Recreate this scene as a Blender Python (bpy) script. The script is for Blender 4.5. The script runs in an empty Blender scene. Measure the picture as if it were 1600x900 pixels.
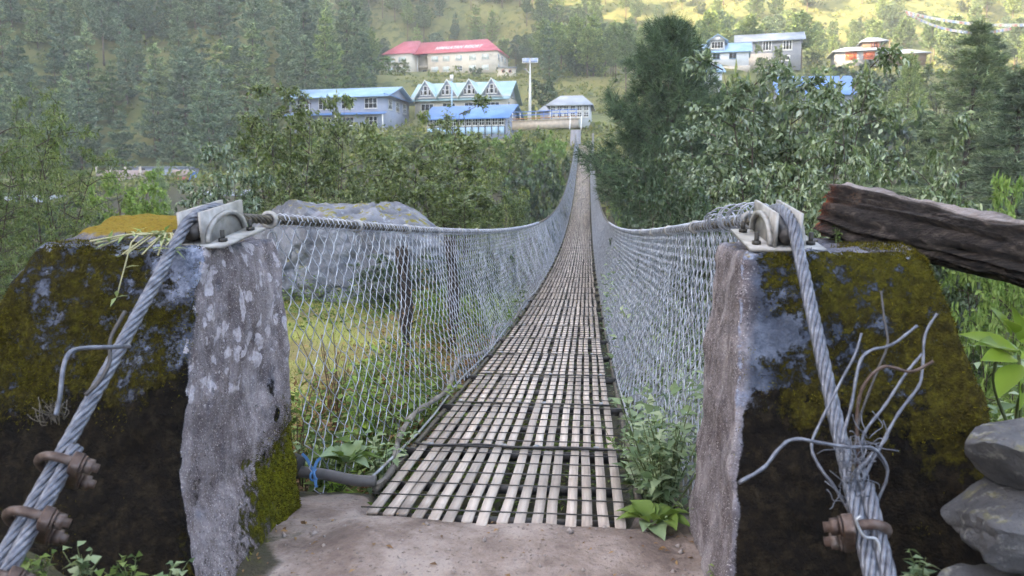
import bpy, math, random
import numpy as np
from mathutils import Vector, Matrix
R = math.radians
scene = bpy.context.scene
COL = scene.collection

# ------------------------------------------------------------------ camera, sky, sun, exposure
HAZE = 0.00065
CAM = np.array([0.36, 0.0, 1.29]); YAW = R(5.35); PITCH = R(6.42); FPX = 1600*28/36
cam_d = bpy.data.cameras.new('camera'); cam = bpy.data.objects.new('camera', cam_d); COL.objects.link(cam)
cam_d.lens = 28; cam_d.sensor_width = 36; cam_d.clip_start = 0.05; cam_d.clip_end = 3000
cam.location = CAM; cam.rotation_euler = (R(90)-PITCH, 0, YAW)
cam_d.dof.use_dof = True; cam_d.dof.focus_distance = 5.0; cam_d.dof.aperture_fstop = 4.5
scene.camera = cam
SUN_EL = R(20); SUN_DIR = np.array([-0.88, -0.47]) / np.hypot(0.88, 0.47)      # horizontal direction towards the sun
world = bpy.data.worlds.new('World'); scene.world = world; world.use_nodes = True
wn = world.node_tree.nodes; wl = world.node_tree.links
sky = wn.new('ShaderNodeTexSky'); sky.sky_type = 'NISHITA'; sky.sun_disc = False
sky.sun_elevation = SUN_EL; sky.sun_rotation = math.atan2(SUN_DIR[0], SUN_DIR[1])
sky.altitude = 2600; sky.air_density = 0.7; sky.dust_density = 7.0; sky.ozone_density = 1.0
wl.new(sky.outputs[0], wn['Background'].inputs[0]); wn['Background'].inputs[1].default_value = 0.15
sun_d = bpy.data.lights.new('sun', 'SUN'); sun = bpy.data.objects.new('sun', sun_d); COL.objects.link(sun)
sun_d.energy = 2.3; sun_d.angle = R(0.53); sun_d.color = (1.0, 0.9, 0.74)
sv = Vector((SUN_DIR[0]*math.cos(SUN_EL), SUN_DIR[1]*math.cos(SUN_EL), math.sin(SUN_EL)))
sun.rotation_euler = sv.to_track_quat('Z', 'Y').to_euler(); sun.location = (0, 0, 60)
scene.view_settings.view_transform = 'Standard'; scene.view_settings.look = 'None'
scene.view_settings.gamma = 1.0; scene.view_settings.use_curve_mapping = False
scene.view_settings.exposure = 3.6
scene.view_settings.use_white_balance = True; scene.view_settings.white_balance_temperature = 8200; scene.view_settings.white_balance_tint = 10
scene.render.engine = 'CYCLES'
cy = scene.cycles
cy.max_bounces = 5; cy.diffuse_bounces = 3; cy.glossy_bounces = 2; cy.transmission_bounces = 3; cy.volume_bounces = 1
cy.transparent_max_bounces = 4; cy.caustics_reflective = False; cy.caustics_refractive = False
cy.use_denoising = True; cy.sample_clamp_indirect = 4.0
cy.use_adaptive_sampling = True; cy.adaptive_threshold = 0.02

# ------------------------------------------------------------------ view helpers (photo pixel -> place)
FW = np.array([-math.sin(YAW)*math.cos(PITCH), math.cos(YAW)*math.cos(PITCH), -math.sin(PITCH)])
RT = np.array([math.cos(YAW), math.sin(YAW), 0.0]); UP = np.cross(RT, FW)
def ray(px, py): return FW + (px-800)/FPX*RT - (py-450)/FPX*UP
def at(px, py, y):                       # point on the sight line at world distance y
    v = ray(px, py); return CAM + v*(y/v[1])
def atd(px, py, d): return CAM + ray(px, py)*d
def proj(p):
    q = np.asarray(p)-CAM; d = q@FW
    return 800+FPX*(q@RT)/d, 450-FPX*(q@UP)/d, d

# ------------------------------------------------------------------ noise
def _hash(i, j, k, s):
    n = (i*374761393 + j*668265263 + k*2147483647 + s*1274126177) & 0xffffffff
    n = ((n ^ (n >> 13))*1274126177) & 0xffffffff
    n = ((n ^ (n >> 16))*2246822519) & 0xffffffff
    return ((n ^ (n >> 15)) & 0xffffff)/float(0xffffff)
def vnoise(p, seed=0):
    p = np.asarray(p, float); i = np.floor(p).astype(np.int64); f = p-i; f = f*f*(3-2*f); o = 0
    for a in (0, 1):
        for b in (0, 1):
            for c in (0, 1):
                w = (f[..., 0] if a else 1-f[..., 0])*(f[..., 1] if b else 1-f[..., 1])*(f[..., 2] if c else 1-f[..., 2])
                o = o + w*_hash(i[..., 0]+a, i[..., 1]+b, i[..., 2]+c, seed)
    return o
def fbm(p, octaves=4, seed=0):
    p = np.asarray(p, float); o = 0; a = .5; t = 0
    for k in range(octaves):
        o = o + a*vnoise(p*2.03**k+17.3*k, seed+k); t += a; a *= .5
    return o/t                            # 0..1, mean .5
def sstep(a, b, x):
    t = np.clip((np.asarray(x, float)-a)/(b-a), 0, 1); return t*t*(3-2*t)

# ------------------------------------------------------------------ mesh helpers
class MB:
    def __init__(s): s.v = []; s.f = []; s.n = 0
    def add(s, V, F, m=0):
        V = np.asarray(V, float).reshape(-1, 3); F = np.asarray(F, np.int64)
        s.v.append(V); s.f.append((F+s.n, m)); s.n += len(V); return s
    def box(s, lo, hi, m=0, M=None):
        lo = np.asarray(lo, float); hi = np.asarray(hi, float)
        c = np.array([[x, y, z] for z in (0, 1) for y in (0, 1) for x in (0, 1)])
        V = lo+(hi-lo)*c
        if M is not None: V = V@np.asarray(M)[:3, :3].T+np.asarray(M)[:3, 3]
        return s.add(V, [[0, 2, 3, 1], [4, 5, 7, 6], [0, 1, 5, 4], [2, 6, 7, 3], [0, 4, 6, 2], [1, 3, 7, 5]], m)
    def tubes(s, P, r, sides=6, m=0, cap=True):          # P [K,N,3] polylines, r scalar / [N] / [K,N]
        P = np.asarray(P, float)
        if P.ndim == 2: P = P[None]
        K, N, _ = P.shape
        r = np.broadcast_to(np.asarray(r, float), (K, N))
        T = np.gradient(P, axis=1); T /= np.linalg.norm(T, axis=2, keepdims=True)+1e-12
        ref = np.where(np.abs(T[..., 2:3]) > .9, [1., 0, 0], [0, 0, 1.])
        A = np.cross(T, ref); A /= np.linalg.norm(A, axis=2, keepdims=True)+1e-12
        for k in range(1, N):                             # keep frames continuous
            a = A[:, k-1]-T[:, k]*np.sum(A[:, k-1]*T[:, k], 1, keepdims=True)
            A[:, k] = a/(np.linalg.norm(a, axis=1, keepdims=True)+1e-12)
        B = np.cross(T, A); th = np.arange(sides)*2*math.pi/sides
        V = P[:, :, None]+r[:, :, None, None]*(np.cos(th)[:, None]*A[:, :, None]+np.sin(th)[:, None]*B[:, :, None])
        idx = np.arange(K*N*sides).reshape(K, N, sides); nx = np.roll(idx, -1, 2)
        F = np.stack([idx[:, :-1], nx[:, :-1], nx[:, 1:], idx[:, 1:]], -1).reshape(-1, 4)
        b = s.n; s.add(V, F, m)
        if cap and sides > 3:
            for e, rev in ((0, True), (N-1, False)):
                c = idx[:, e]; c = c[:, ::-1] if rev else c
                s.f.append((c+b, m))
        return s
    def prism(s, poly, depth_vec, m=0):                   # planar polygon swept along a vector
        p = np.asarray(poly, float); n = len(p); b = s.n
        s.add(np.vstack([p, p+np.asarray(depth_vec, float)]), [[i, (i+1) % n, n+(i+1) % n, n+i] for i in range(n)], m)
        s.f.append((np.array([list(range(n))[::-1]])+b, m)); s.f.append((np.array([list(range(n, 2*n))])+b, m)); return s
    def mesh(s, name, mats, smooth=False, attrs=None):
        me = bpy.data.meshes.new(name)
        V = np.vstack(s.v) if s.v else np.zeros((0, 3))
        loops = np.concatenate([f.ravel() for f, m in s.f]); tot = np.concatenate([np.full(len(f), f.shape[1]) for f, m in s.f])
        mi = np.concatenate([np.full(len(f), m) for f, m in s.f])
        me.vertices.add(len(V)); me.vertices.foreach_set('co', V.astype(np.float32).ravel())
        me.loops.add(len(loops)); me.loops.foreach_set('vertex_index', loops.astype(np.int32))
        me.polygons.add(len(tot)); st = np.concatenate([[0], np.cumsum(tot)[:-1]])
        me.polygons.foreach_set('loop_start', st.astype(np.int32))
        try: me.polygons.foreach_set('loop_total', tot.astype(np.int32))
        except Exception: pass
        for m in (mats if isinstance(mats, (list, tuple)) else [mats]): me.materials.append(m)
        me.polygons.foreach_set('material_index', mi.astype(np.int32))
        if smooth: me.polygons.foreach_set('use_smooth', np.ones(len(tot), bool))
        if attrs:
            for k, a in attrs.items():
                at_ = me.attributes.new(k, 'FLOAT', 'POINT'); at_.data.foreach_set('value', np.asarray(a, np.float32))
        me.update(calc_edges=True); me.validate(); return me
    def obj(s, name, mats, parent=None, smooth=False, attrs=None, **k): return link(name, s.mesh(name, mats, smooth, attrs), parent, **k)

def link(name, data, parent=None, loc=None, rot=None, scale=None):
    o = bpy.data.objects.new(name, data); COL.objects.link(o)
    if parent is not None: o.parent = parent
    if loc is not None: o.location = loc
    if rot is not None: o.rotation_euler = rot
    if scale is not None: o.scale = scale if hasattr(scale, '__len__') else (scale,)*3
    return o
def tag(o, label=None, cat=None, group=None, kind=None):
    if label: o['label'] = label
    if cat: o['category'] = cat
    if group: o['group'] = group
    if kind: o['kind'] = kind
    return o
def empty(name, loc=(0, 0, 0), rz=0, label=None, cat=None, group=None):
    o = link(name, None, loc=loc, rot=(0, 0, rz)); o.empty_display_size = .1; return tag(o, label, cat, group)
def norm(v): v = np.asarray(v, float); return v/(np.linalg.norm(v, axis=-1, keepdims=True)+1e-12)
def spline(pts, n):                                        # Catmull-Rom through points
    p = np.asarray(pts, float); p = np.vstack([2*p[0]-p[1], p, 2*p[-1]-p[-2]]); m = len(p)-3
    u = np.linspace(0, m-1e-6, n); i = u.astype(int); t = (u-i)[:, None]
    a, b, c, d = p[i], p[i+1], p[i+2], p[i+3]
    return .5*(2*b+(c-a)*t+(2*a-5*b+4*c-d)*t*t+(3*b-a-3*c+d)*t**3)
def leaf_mesh(mb, pos, d, up, L, W, fold=.25, m=0, droop=.15):   # folded leaves, six corners, four triangles
    d = norm(d); s_ = norm(np.cross(d, up)); n = np.cross(s_, d); L = np.broadcast_to(L, len(pos))[:, None]; W = np.broadcast_to(W, len(pos))[:, None]
    a = pos; mid = pos+d*L*.5; tip = pos+d*L-n*L*droop; h = n*W*fold
    V = np.stack([a, mid*.0+pos+d*L*.42+s_*W*.5+h, tip, pos+d*L*.42-s_*W*.5+h, mid-n*L*.02], 1)
    k = np.arange(len(pos))[:, None]*5
    F = np.concatenate([k+[[0, 1, 4]], k+[[1, 2, 4]], k+[[0, 4, 3]], k+[[4, 2, 3]]]); mb.add(V, F, m)
def tri_blades(mb, pos, d, side, L, W, m=0):
    L = np.broadcast_to(L, len(pos))[:, None]; W = np.broadcast_to(W, len(pos))[:, None]
    s_ = norm(np.cross(d, side)); V = np.stack([pos-s_*W*.5, pos+s_*W*.5, pos+norm(d)*L], 1)
    mb.add(V, np.arange(len(pos)*3).reshape(-1, 3), m)
def rdir(rng, n): return norm(rng.normal(size=(n, 3)))

# ------------------------------------------------------------------ materials
def C(h):
    h = h.lstrip('#'); c = [int(h[i:i+2], 16)/255 for i in (0, 2, 4)]
    return tuple(x/12.92 if x <= .04045 else ((x+.055)/1.055)**2.4 for x in c)+(1,)
class NT:
    def __init__(s, name):
        s.mat = bpy.data.materials.new(name); s.mat.use_nodes = True; s.t = s.mat.node_tree; s.b = s.t.nodes['Principled BSDF']
        s.out = s.t.nodes['Material Output']
    def n(s, typ, out=0, inp=None, **kw):
        nd = s.t.nodes.new('ShaderNode'+typ)
        for k, v in kw.items(): setattr(nd, k, v)
        for k, v in (inp or {}).items(): s.set(nd.inputs[k], v)
        return nd.outputs[out]
    def set(s, sock, v):
        if isinstance(v, bpy.types.NodeSocket): s.t.links.new(v, sock)
        else: sock.default_value = v
    def coord(s, scale=1, kind='Object'):
        c = s.n('TexCoord', kind)
        if scale == 1: return c
        return s.n('Mapping', inp={0: c, 3: scale if hasattr(scale, '__len__') else (scale,)*3})
    def noise(s, scale, detail=4, rough=.55, co=None, out=0, dist=0):
        return s.n('TexNoise', out, {**({'Vector': co} if co is not None else {'Vector': s.coord()}), 'Scale': scale, 'Detail': detail, 'Roughness': rough, 'Distortion': dist})
    def vor(s, scale, co=None, out=0, feature='F1'):
        return s.n('TexVoronoi', out, {'Vector': co if co is not None else s.coord(), 'Scale': scale}, feature=feature)
    def ramp(s, fac, stops, interp='LINEAR'):
        nd = s.t.nodes.new('ShaderNodeValToRGB'); nd.color_ramp.interpolation = interp; e = nd.color_ramp.elements
        while len(e) < len(stops): e.new(.5)
        for k, (p, c) in enumerate(stops): e[k].position = p; e[k].color = C(c) if isinstance(c, str) else ((c,)*3+(1,) if not hasattr(c, '__len__') else c)
        s.t.links.new(fac, nd.inputs[0]); return nd.outputs[0]
    def mix(s, fac, a, b, blend='MIX'):
        nd = s.t.nodes.new('ShaderNodeMix'); nd.data_type = 'RGBA'; nd.blend_type = blend
        cv = lambda v: C(v) if isinstance(v, str) else v
        s.set(nd.inputs[0], fac); s.set(nd.inputs[6], cv(a)); s.set(nd.inputs[7], cv(b)); return nd.outputs[2]
    def math(s, op, a, b=0.0, c=0.0):
        nd = s.t.nodes.new('ShaderNodeMath'); nd.operation = op
        for i, v in enumerate((a, b, c)): s.set(nd.inputs[i], v)
        return nd.outputs[0]
    def attr(s, name): return s.n('Attribute', 2, attribute_name=name)
    def mask(s, val, lo, hi):
        return s.n('MapRange', 0, {0: val, 1: lo, 2: hi, 3: 0.0, 4: 1.0}, interpolation_type='SMOOTHSTEP')
    def bump(s, h, strength=.3, dist=.01, normal=None):
        return s.n('Bump', 0, {'Height': h, 'Strength': strength, 'Distance': dist, **({'Normal': normal} if normal else {})})
    def done(s, color=None, rough=.8, metal=0, normal=None, spec=None):
        if color is not None: s.set(s.b.inputs['Base Color'], C(color) if isinstance(color, str) else color)
        s.set(s.b.inputs['Roughness'], rough); s.set(s.b.inputs['Metallic'], metal)
        if normal is not None: s.set(s.b.inputs['Normal'], normal)
        if spec is not None: s.set(s.b.inputs['Specular IOR Level'], spec)
        return s.mat
def plain(name, col, rough=.7, metal=0, var=.15, scale=6, bump=0):
    t = NT(name); nz = t.noise(scale, 5); c = C(col)
    lo = tuple(x*(1-var) for x in c[:3])+(1,); hi = tuple(min(1, x*(1+var)) for x in c[:3])+(1,)
    return t.done(t.mix(t.ramp(nz, [(.3, 0.), (.7, 1.)]), lo, hi), rough, metal, t.bump(nz, bump) if bump else None)
def leafmat(name, cols, rough=.45, trans=.3, spec=.4, tint=.15):
    t = NT(name); g = t.n('NewGeometry', 'Random Per Island'); oi = t.n('ObjectInfo', 'Random')
    c = t.ramp(g, [(i/(len(cols)-1), k) for i, k in enumerate(cols)])
    c = t.mix(1.0, c, t.ramp(oi, [(0, (1-tint, 1-tint*.8, 1-tint, 1)), (.5, (1, 1, 1, 1)), (1, (1+tint, 1+tint*.8, 1-tint*.1, 1))]), 'MULTIPLY')
    t.done(c, rough, spec=spec)
    tr = t.n('BsdfTranslucent', 0, {0: t.mix(.2, c, (.3, .38, .08, 1), 'MIX') if trans > .2 else c})
    mx = t.n('MixShader', 0, {0: trans, 1: t.b.outputs[0], 2: tr}); t.t.links.new(mx, t.out.inputs[0]); return t.mat

# ------------------------------------------------------------------ ground
def deck(y): return 0.215-0.0712*y+0.001657*y*y
Y0, PITCHP, NROW = 2.965, 1.185, 73
YEND = Y0+PITCHP*NROW
PADS = []                                 # (x, y, z, radius) level ground under buildings
YR = [-300, -60, 0, 2.95, 3.6, 6, 10, 16, 22, 32, 44, 60, 74, 90, 100, 115, 134, 150, 170, 190, 215, 230, 250, 300, 420, 470]
ZR = [34, 7, 0, 0, -.32, -.62, -.8, -.95, -1.6, -4.5, -7, -7, -2, 5.7, 7, 10.5, 14, 18, 26.5, 29, 33, 37, 42, 85, 185, 220]
YL = YR[:13]+[90, 120, 140, 160, 200, 300, 420, 470]
ZL = ZR[:13]+[2.8, 4.2, 6.5, 20, 56, 146, 232, 260]
def gz(x, y, micro=True):
    x = np.asarray(x, float); y = np.asarray(y, float); x, y = np.broadcast_arrays(x, y)
    b = np.degrees(np.arctan2(x, np.maximum(y, 1.0)))
    wl_ = 1-sstep(-25, -16.5, b)
    z = np.interp(y, YR, ZR)*(1-wl_)+np.interp(y, YL, ZL)*wl_
    z = z-np.interp(y, YR, ZR)*sstep(.5, .62, np.abs(x))*(1-sstep(3.3, 4.2, y))*sstep(2.8, 3, y)*.8
    z = z-sstep(.75, 3.5, x)*sstep(3.0, 8, y)*1.1*(1-sstep(20, 40, y))
    z = z+sstep(90, 270, -x)*164*(1-sstep(120, 260, y)*.55)*sstep(-290, -60, y+90)      # the valley side that keeps the bridge in shade
    z = z+sstep(120, 300, x)*55
    z = z+.16*sstep(1.05, 1.5, -x)*(1-sstep(2.3, 3.4, y))*sstep(.2, 1.4, y)+.1*sstep(1.1, 1.6, x)*(1-sstep(2.3, 3.2, y))*sstep(.2, 1.4, y)
    p = np.stack([x, y, x*0], -1)
    far = sstep(95, 190, y)
    z = z+far*(fbm(p/34, 4, 3)-.5)*(6+11*wl_+8*sstep(240, 290, y))+sstep(8, 30, y)*(fbm(p/7, 3, 5)-.5)*1.2*(1-.4*far)
    if micro:
        z = z+((fbm(p*2.2, 4, 9)-.5)*.06+(fbm(p*9, 4, 19)-.5)*.028)*sstep(-4, .5, y)*(1-sstep(30, 60, y))
        lip = sstep(2.3, 2.9, y)*(1-sstep(2.98, 3.06, y))*(1-sstep(.5, .72, np.abs(x)))
        z = z*(1-lip)+lip*(.022+.02*sstep(-.1, -.5, x)+(fbm(p*6, 3, 2)-.5)*.03)
    for (cx, cy_, cz, rad) in PADS:                        # terraces: level under the house, falling away in front of it
        dx_, dy_ = x-CAM[0], y; s_ = np.hypot(dx_, dy_); s0 = np.hypot(cx-CAM[0], cy_); off = np.abs(dx_*cy_-dy_*(cx-CAM[0]))/s0
        lim = CAM[2]+(cz-CAM[2])*s_/(s0-rad*.55)-.35; cl = (1-sstep(rad*.9, rad*1.7, off))*(1-sstep(s0-rad*.6, s0-rad*.3, s_))*sstep(s0-75, s0-45, s_)
        z = np.where(z > lim, z*(1-cl)+lim*cl, z)
        w = (1-sstep(rad*.75, rad*1.35, np.hypot(x-cx, y-cy_)))*sstep(s0-rad*.62, s0-rad*.45, s_); z = z*(1-w)+cz*w
    return z
def gzs(x, y): return float(gz(x, y))

# ---- building plots (front right corner by pixel, distance, turn) are levelled before the ground is laid
PLOTS = {}
def plot(key, px, py, y, rot, L, D, pad=None):
    p = at(px, py, y); rz = R(rot); c, s = math.cos(rz), math.sin(rz)
    o = p-np.array([c*L, s*L, 0]); PLOTS[key] = (o, rz, L, D)
    m = o+np.array([c*L/2-s*D/2, s*L/2+c*D/2, 0]); PADS.append((m[0], m[1], p[2]-.05, pad or max(L, D)*.62))
plot('grey_house', 602, 200, 134, -7, 17.5, 12)
plot('front_hall', 789, 211, 112, -9, 11.5, 9)
plot('dormer_lodge', 790, 178.5, 143, -8, 17, 9)
plot('small_hall', 921, 187, 114, -3, 5.6, 7)
plot('red_lodge', 776, 113.5, 232, -10, 34, 12, 26)
plot('stone_house', 1251, 101, 172, -10, 12.5, 8)
plot('blue_annex', 1170, 98, 166, -8, 12.5, 6)
plot('orange_house', 1380, 95, 190, -8, 10, 8)
plot('brown_house', 1447, 94, 193, -2, 9, 8)
plot('blue_shed', 1335, 168, 128, 0, 11, 9)
plot('low_shed', 1128, 128, 132, 4, 6, 6)
plot('tin_hut', 880, 183, 118, -20, 3.6, 4)

def axis(lo, hi, a, b, step, grow, cap):
    m = list(np.arange(a, b+1e-6, step)); s = step; v = b
    while v < hi: s = min(s*grow, cap); v += s; m.append(v)
    s = step; v = a; pre = []
    while v > lo: s = min(s*grow, cap); v -= s; pre.append(v)
    return np.array(pre[::-1]+m)
gx = axis(-310, 310, -2.6, 2.6, .055, 1.09, 5.0); gy = axis(-190, 465, .9, 5.0, .055, 1.08, 3.6)
GX, GY = np.meshgrid(gx, gy); GZ = gz(GX, GY)
nx_, ny_ = len(gx), len(gy); idx = np.arange(nx_*ny_).reshape(ny_, nx_)
def gzs(x, y):                            # quick look-up on the laid ground
    i = int(np.clip(np.searchsorted(gx, x)-1, 0, nx_-2)); j = int(np.clip(np.searchsorted(gy, y)-1, 0, ny_-2)); u = (x-gx[i])/(gx[i+1]-gx[i]); v = (y-gy[j])/(gy[j+1]-gy[j])
    return float((GZ[j, i]*(1-u)+GZ[j, i+1]*u)*(1-v)+(GZ[j+1, i]*(1-u)+GZ[j+1, i+1]*u)*v)
F = np.stack([idx[:-1, :-1], idx[:-1, 1:], idx[1:, 1:], idx[1:, :-1]], -1).reshape(-1, 4)
pp = np.stack([GX, GY, GZ*0], -1)
path_a = (1-sstep(.70, 1.02, np.abs(GX+.03)+(fbm(pp*3, 4, 31)-.5)*.6))*(1-sstep(3.0, 3.3, GY+(fbm(pp*5, 3, 33)-.5)*.4-.25*sstep(.5, .6, np.abs(GX))))
meadow_a = sstep(-1.0, -1.8, GX)*sstep(4.2, 6, GY)*(1-sstep(19, 24, GY))
hill_a = sstep(84, 100, GY)
t = NT('ground_earth')
n1 = t.noise(.9, 6); n2 = t.noise(14, 6); n3 = t.noise(60, 3); nb = t.noise(.055, 5); pos = t.coord()
soil = t.ramp(n1, [(.3, '#2e2a20'), (.5, '#3f3a2a'), (.7, '#37401f')])
soil = t.mix(t.mask(n2, .5, .7), soil, '#4c4a26')
dirt = t.ramp(t.noise(2.6, 9, .72), [(.28, '#4a3d36'), (.42, '#6d5d54'), (.52, '#86776e'), (.62, '#95877e'), (.75, '#6f6058')])
dirt = t.mix(t.math('MULTIPLY', t.mask(t.noise(1.3, 6, .7), .5, .66), .7), dirt, '#9d9087')
dirt = t.mix(t.mask(n3, .58, .72), dirt, '#5d5149')
mead = t.ramp(n1, [(.28, '#6b5a3c'), (.45, '#7d7440'), (.62, '#868a3e'), (.8, '#6f5b42')])
mead = t.mix(t.mask(n2, .5, .75), mead, '#8f8750')
hill = t.ramp(nb, [(.3, '#4f5a2e'), (.45, '#67693a'), (.55, '#747040'), (.68, '#575f32'), (.8, '#806c4e')])
hill = t.mix(t.mask(t.noise(.4, 5), .48, .66), hill, '#414d26')
c = t.mix(t.attr('meadow'), soil, mead); c = t.mix(t.attr('hill'), c, hill)
pm = t.mask(t.math('ADD', t.attr('path'), t.math('MULTIPLY', t.math('SUBTRACT', n2, .5), .5)), .35, .6)
c = t.mix(pm, c, dirt)
hgt = t.math('ADD', t.math('MULTIPLY', n2, .6), t.math('MULTIPLY', n3, .3))
M_GROUND = t.done(c, .95, normal=t.bump(hgt, .9, .03))
ground = MB().add(np.stack([GX, GY, GZ], -1), F).obj('ground', M_GROUND, smooth=True, attrs={'path': path_a.ravel(), 'meadow': meadow_a.ravel(), 'hill': hill_a.ravel()})
tag(ground, kind='structure')
t = NT('river_water'); M_WATER = t.done('#3c5350', .12, normal=t.bump(t.noise(1.2, 4), .4, .1))
tag(MB().add([[-150, 41, -6.6], [150, 41, -6.6], [150, 63, -6.6], [-150, 63, -6.6]], [[0, 1, 2, 3]]).obj('river', M_WATER), kind='structure')

# ------------------------------------------------------------------ concrete anchor blocks
t = NT('concrete_mossy')
co = t.coord(); n_big = t.noise(2.2, 5); n_mid = t.noise(9, 6, .65); n_fine = t.noise(70, 4, .6); n_v = t.noise(3.5, 8, .7, t.coord((3.0, 3.0, .8)))
base = t.ramp(n_mid, [(.25, '#4d4646'), (.45, '#6d6566'), (.6, '#857d7e'), (.78, '#a0989a')])
base = t.mix(t.math('MULTIPLY', t.mask(n_v, .5, .72), .6), base, '#aaa3a3')
base = t.mix(t.math('MULTIPLY', t.mask(n_v, .52, .36), .55), base, '#4f4442')
base = t.mix(t.mask(n_fine, .60, .74), base, '#4a4446')
base = t.mix(t.mask(t.noise(170, 2), .60, .66), base, '#b0a9a6')
pit = t.mask(t.math('ADD', t.vor(70), t.math('MULTIPLY', t.noise(12, 4), .5)), .40, .33); base = t.mix(pit, base, '#2b2626')
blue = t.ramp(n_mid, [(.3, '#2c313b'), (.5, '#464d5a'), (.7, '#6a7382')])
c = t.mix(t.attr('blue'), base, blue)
v1 = t.vor(14, t.n('Mapping', inp={0: t.n('VectorMath', 0, {0: co, 1: t.n('VectorMath', 0, {0: t.noise(9, 5, out=1), 1: (.15, .15, .15)}, operation='MULTIPLY')}, operation='ADD'), 3: (1, 1, .8)}))
sp = t.mask(t.math('ADD', v1, t.math('MULTIPLY', t.math('SUBTRACT', n_mid, .5), .55)), .40, .33)
lm = t.math('MULTIPLY', sp, t.mask(t.math('ADD', t.attr('lichen'), t.math('MULTIPLY', t.math('SUBTRACT', n_big, .5), 1.3)), .42, .52))
c = t.mix(lm, c, t.ramp(n_fine, [(.3, '#8f888b'), (.6, '#b5afb2')]))
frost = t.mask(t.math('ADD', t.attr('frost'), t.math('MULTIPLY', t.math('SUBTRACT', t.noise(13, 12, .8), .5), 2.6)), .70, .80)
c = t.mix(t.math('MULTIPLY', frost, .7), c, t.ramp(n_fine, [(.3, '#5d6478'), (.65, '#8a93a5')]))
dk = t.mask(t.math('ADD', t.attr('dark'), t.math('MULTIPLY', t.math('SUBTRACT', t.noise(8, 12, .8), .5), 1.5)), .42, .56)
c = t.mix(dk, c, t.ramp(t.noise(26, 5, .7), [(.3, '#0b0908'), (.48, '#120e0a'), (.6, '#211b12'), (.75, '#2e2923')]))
mo = t.mask(t.math('ADD', t.attr('moss'), t.math('MULTIPLY', t.math('SUBTRACT', t.noise(12, 12, .8), .5), 1.6)), .46, .56)
mcol = t.ramp(t.noise(34, 5, .7), [(.25, '#1a1707'), (.45, '#332d0d'), (.6, '#484213'), (.8, '#67621f')])
mcol = t.mix(t.attr('green'), mcol, t.ramp(t.noise(40, 4), [(.3, '#3a3f0c'), (.55, '#6a6b14'), (.75, '#8c8a24')]))
c = t.mix(mo, c, mcol); fl = t.mask(t.math('ADD', t.attr('frost'), t.math('MULTIPLY', t.math('SUBTRACT', t.noise(17, 12, .8, dist=.4), .5), 2.4)), .86, .93); c = t.mix(t.math('MULTIPLY', fl, .8), c, t.ramp(n_fine, [(.3, '#6f7687'), (.65, '#9da4b2')]))
og = t.mask(t.math('ADD', t.attr('orange'), t.math('MULTIPLY', t.math('SUBTRACT', t.noise(13, 6, .7), .5), 1.2)), .5, .68)
c = t.mix(og, c, t.ramp(n_fine, [(.3, '#564618'), (.5, '#806824'), (.7, '#666026')]))
hg = t.math('ADD', t.math('MULTIPLY', n_mid, .5), t.math('ADD', t.math('MULTIPLY', n_fine, .5), t.math('MULTIPLY', mo, t.math('ADD', .4, t.noise(120, 3)))))
M_BLOCK = t.done(c, .95, normal=t.bump(hg, 1.0, .024), spec=.15)
M_TUFT = leafmat('moss_tuft', ['#231f09', '#3d370e', '#544d15', '#716b20'], .9, .15, .1)

def rounded_box(n, r):                                     # cube sphere with rounded edges in -1..1
    g = np.linspace(-1, 1, n+1); a, b = np.meshgrid(g, g); o = np.ones_like(a); V = []; Fs = []; k = 0
    for ax in range(3):
        for sg in (-1, 1):
            q = [None]*3; q[ax] = o*sg; q[(ax+1) % 3] = a; q[(ax+2) % 3] = b
            V.append(np.stack(q, -1).reshape(-1, 3)); i = np.arange((n+1)**2).reshape(n+1, n+1)+k; k += (n+1)**2
            f = np.stack([i[:-1, :-1], i[:-1, 1:], i[1:, 1:], i[1:, :-1]], -1).reshape(-1, 4)
            Fs.append(f if sg > 0 else f[:, ::-1])
    V = np.vstack(V); Fs = np.vstack(Fs)
    _, first, inv = np.unique(np.round(V*1e5).astype(np.int64), axis=0, return_index=True, return_inverse=True)
    inv = inv.ravel(); V = V[first]; Fs = inv[Fs]
    inn = np.clip(V, -1+r, 1-r); d = V-inn; l = np.linalg.norm(d, axis=1, keepdims=True)
    nrm = d/np.maximum(l, 1e-9); V = np.where(l > 0, inn+nrm*r, V); return V, Fs, nrm
def hexa(V, c8):                                           # map -1..1 cube into eight corners
    u, v, w = [(V[:, i:i+1]+1)/2 for i in range(3)]; c8 = np.asarray(c8, float); o = 0
    for i in range(8):
        x, y, z = i & 1, (i >> 1) & 1, i >> 2
        o = o+c8[i]*(u if x else 1-u)*(v if y else 1-v)*(w if z else 1-w)
    return o
def vnormals(V, F):
    n = np.cross(V[F[:, 2]]-V[F[:, 0]], V[F[:, 3]]-V[F[:, 1]]); o = np.zeros_like(V)
    for k in range(4): np.add.at(o, F[:, k], n)
    return norm(o)
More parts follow.
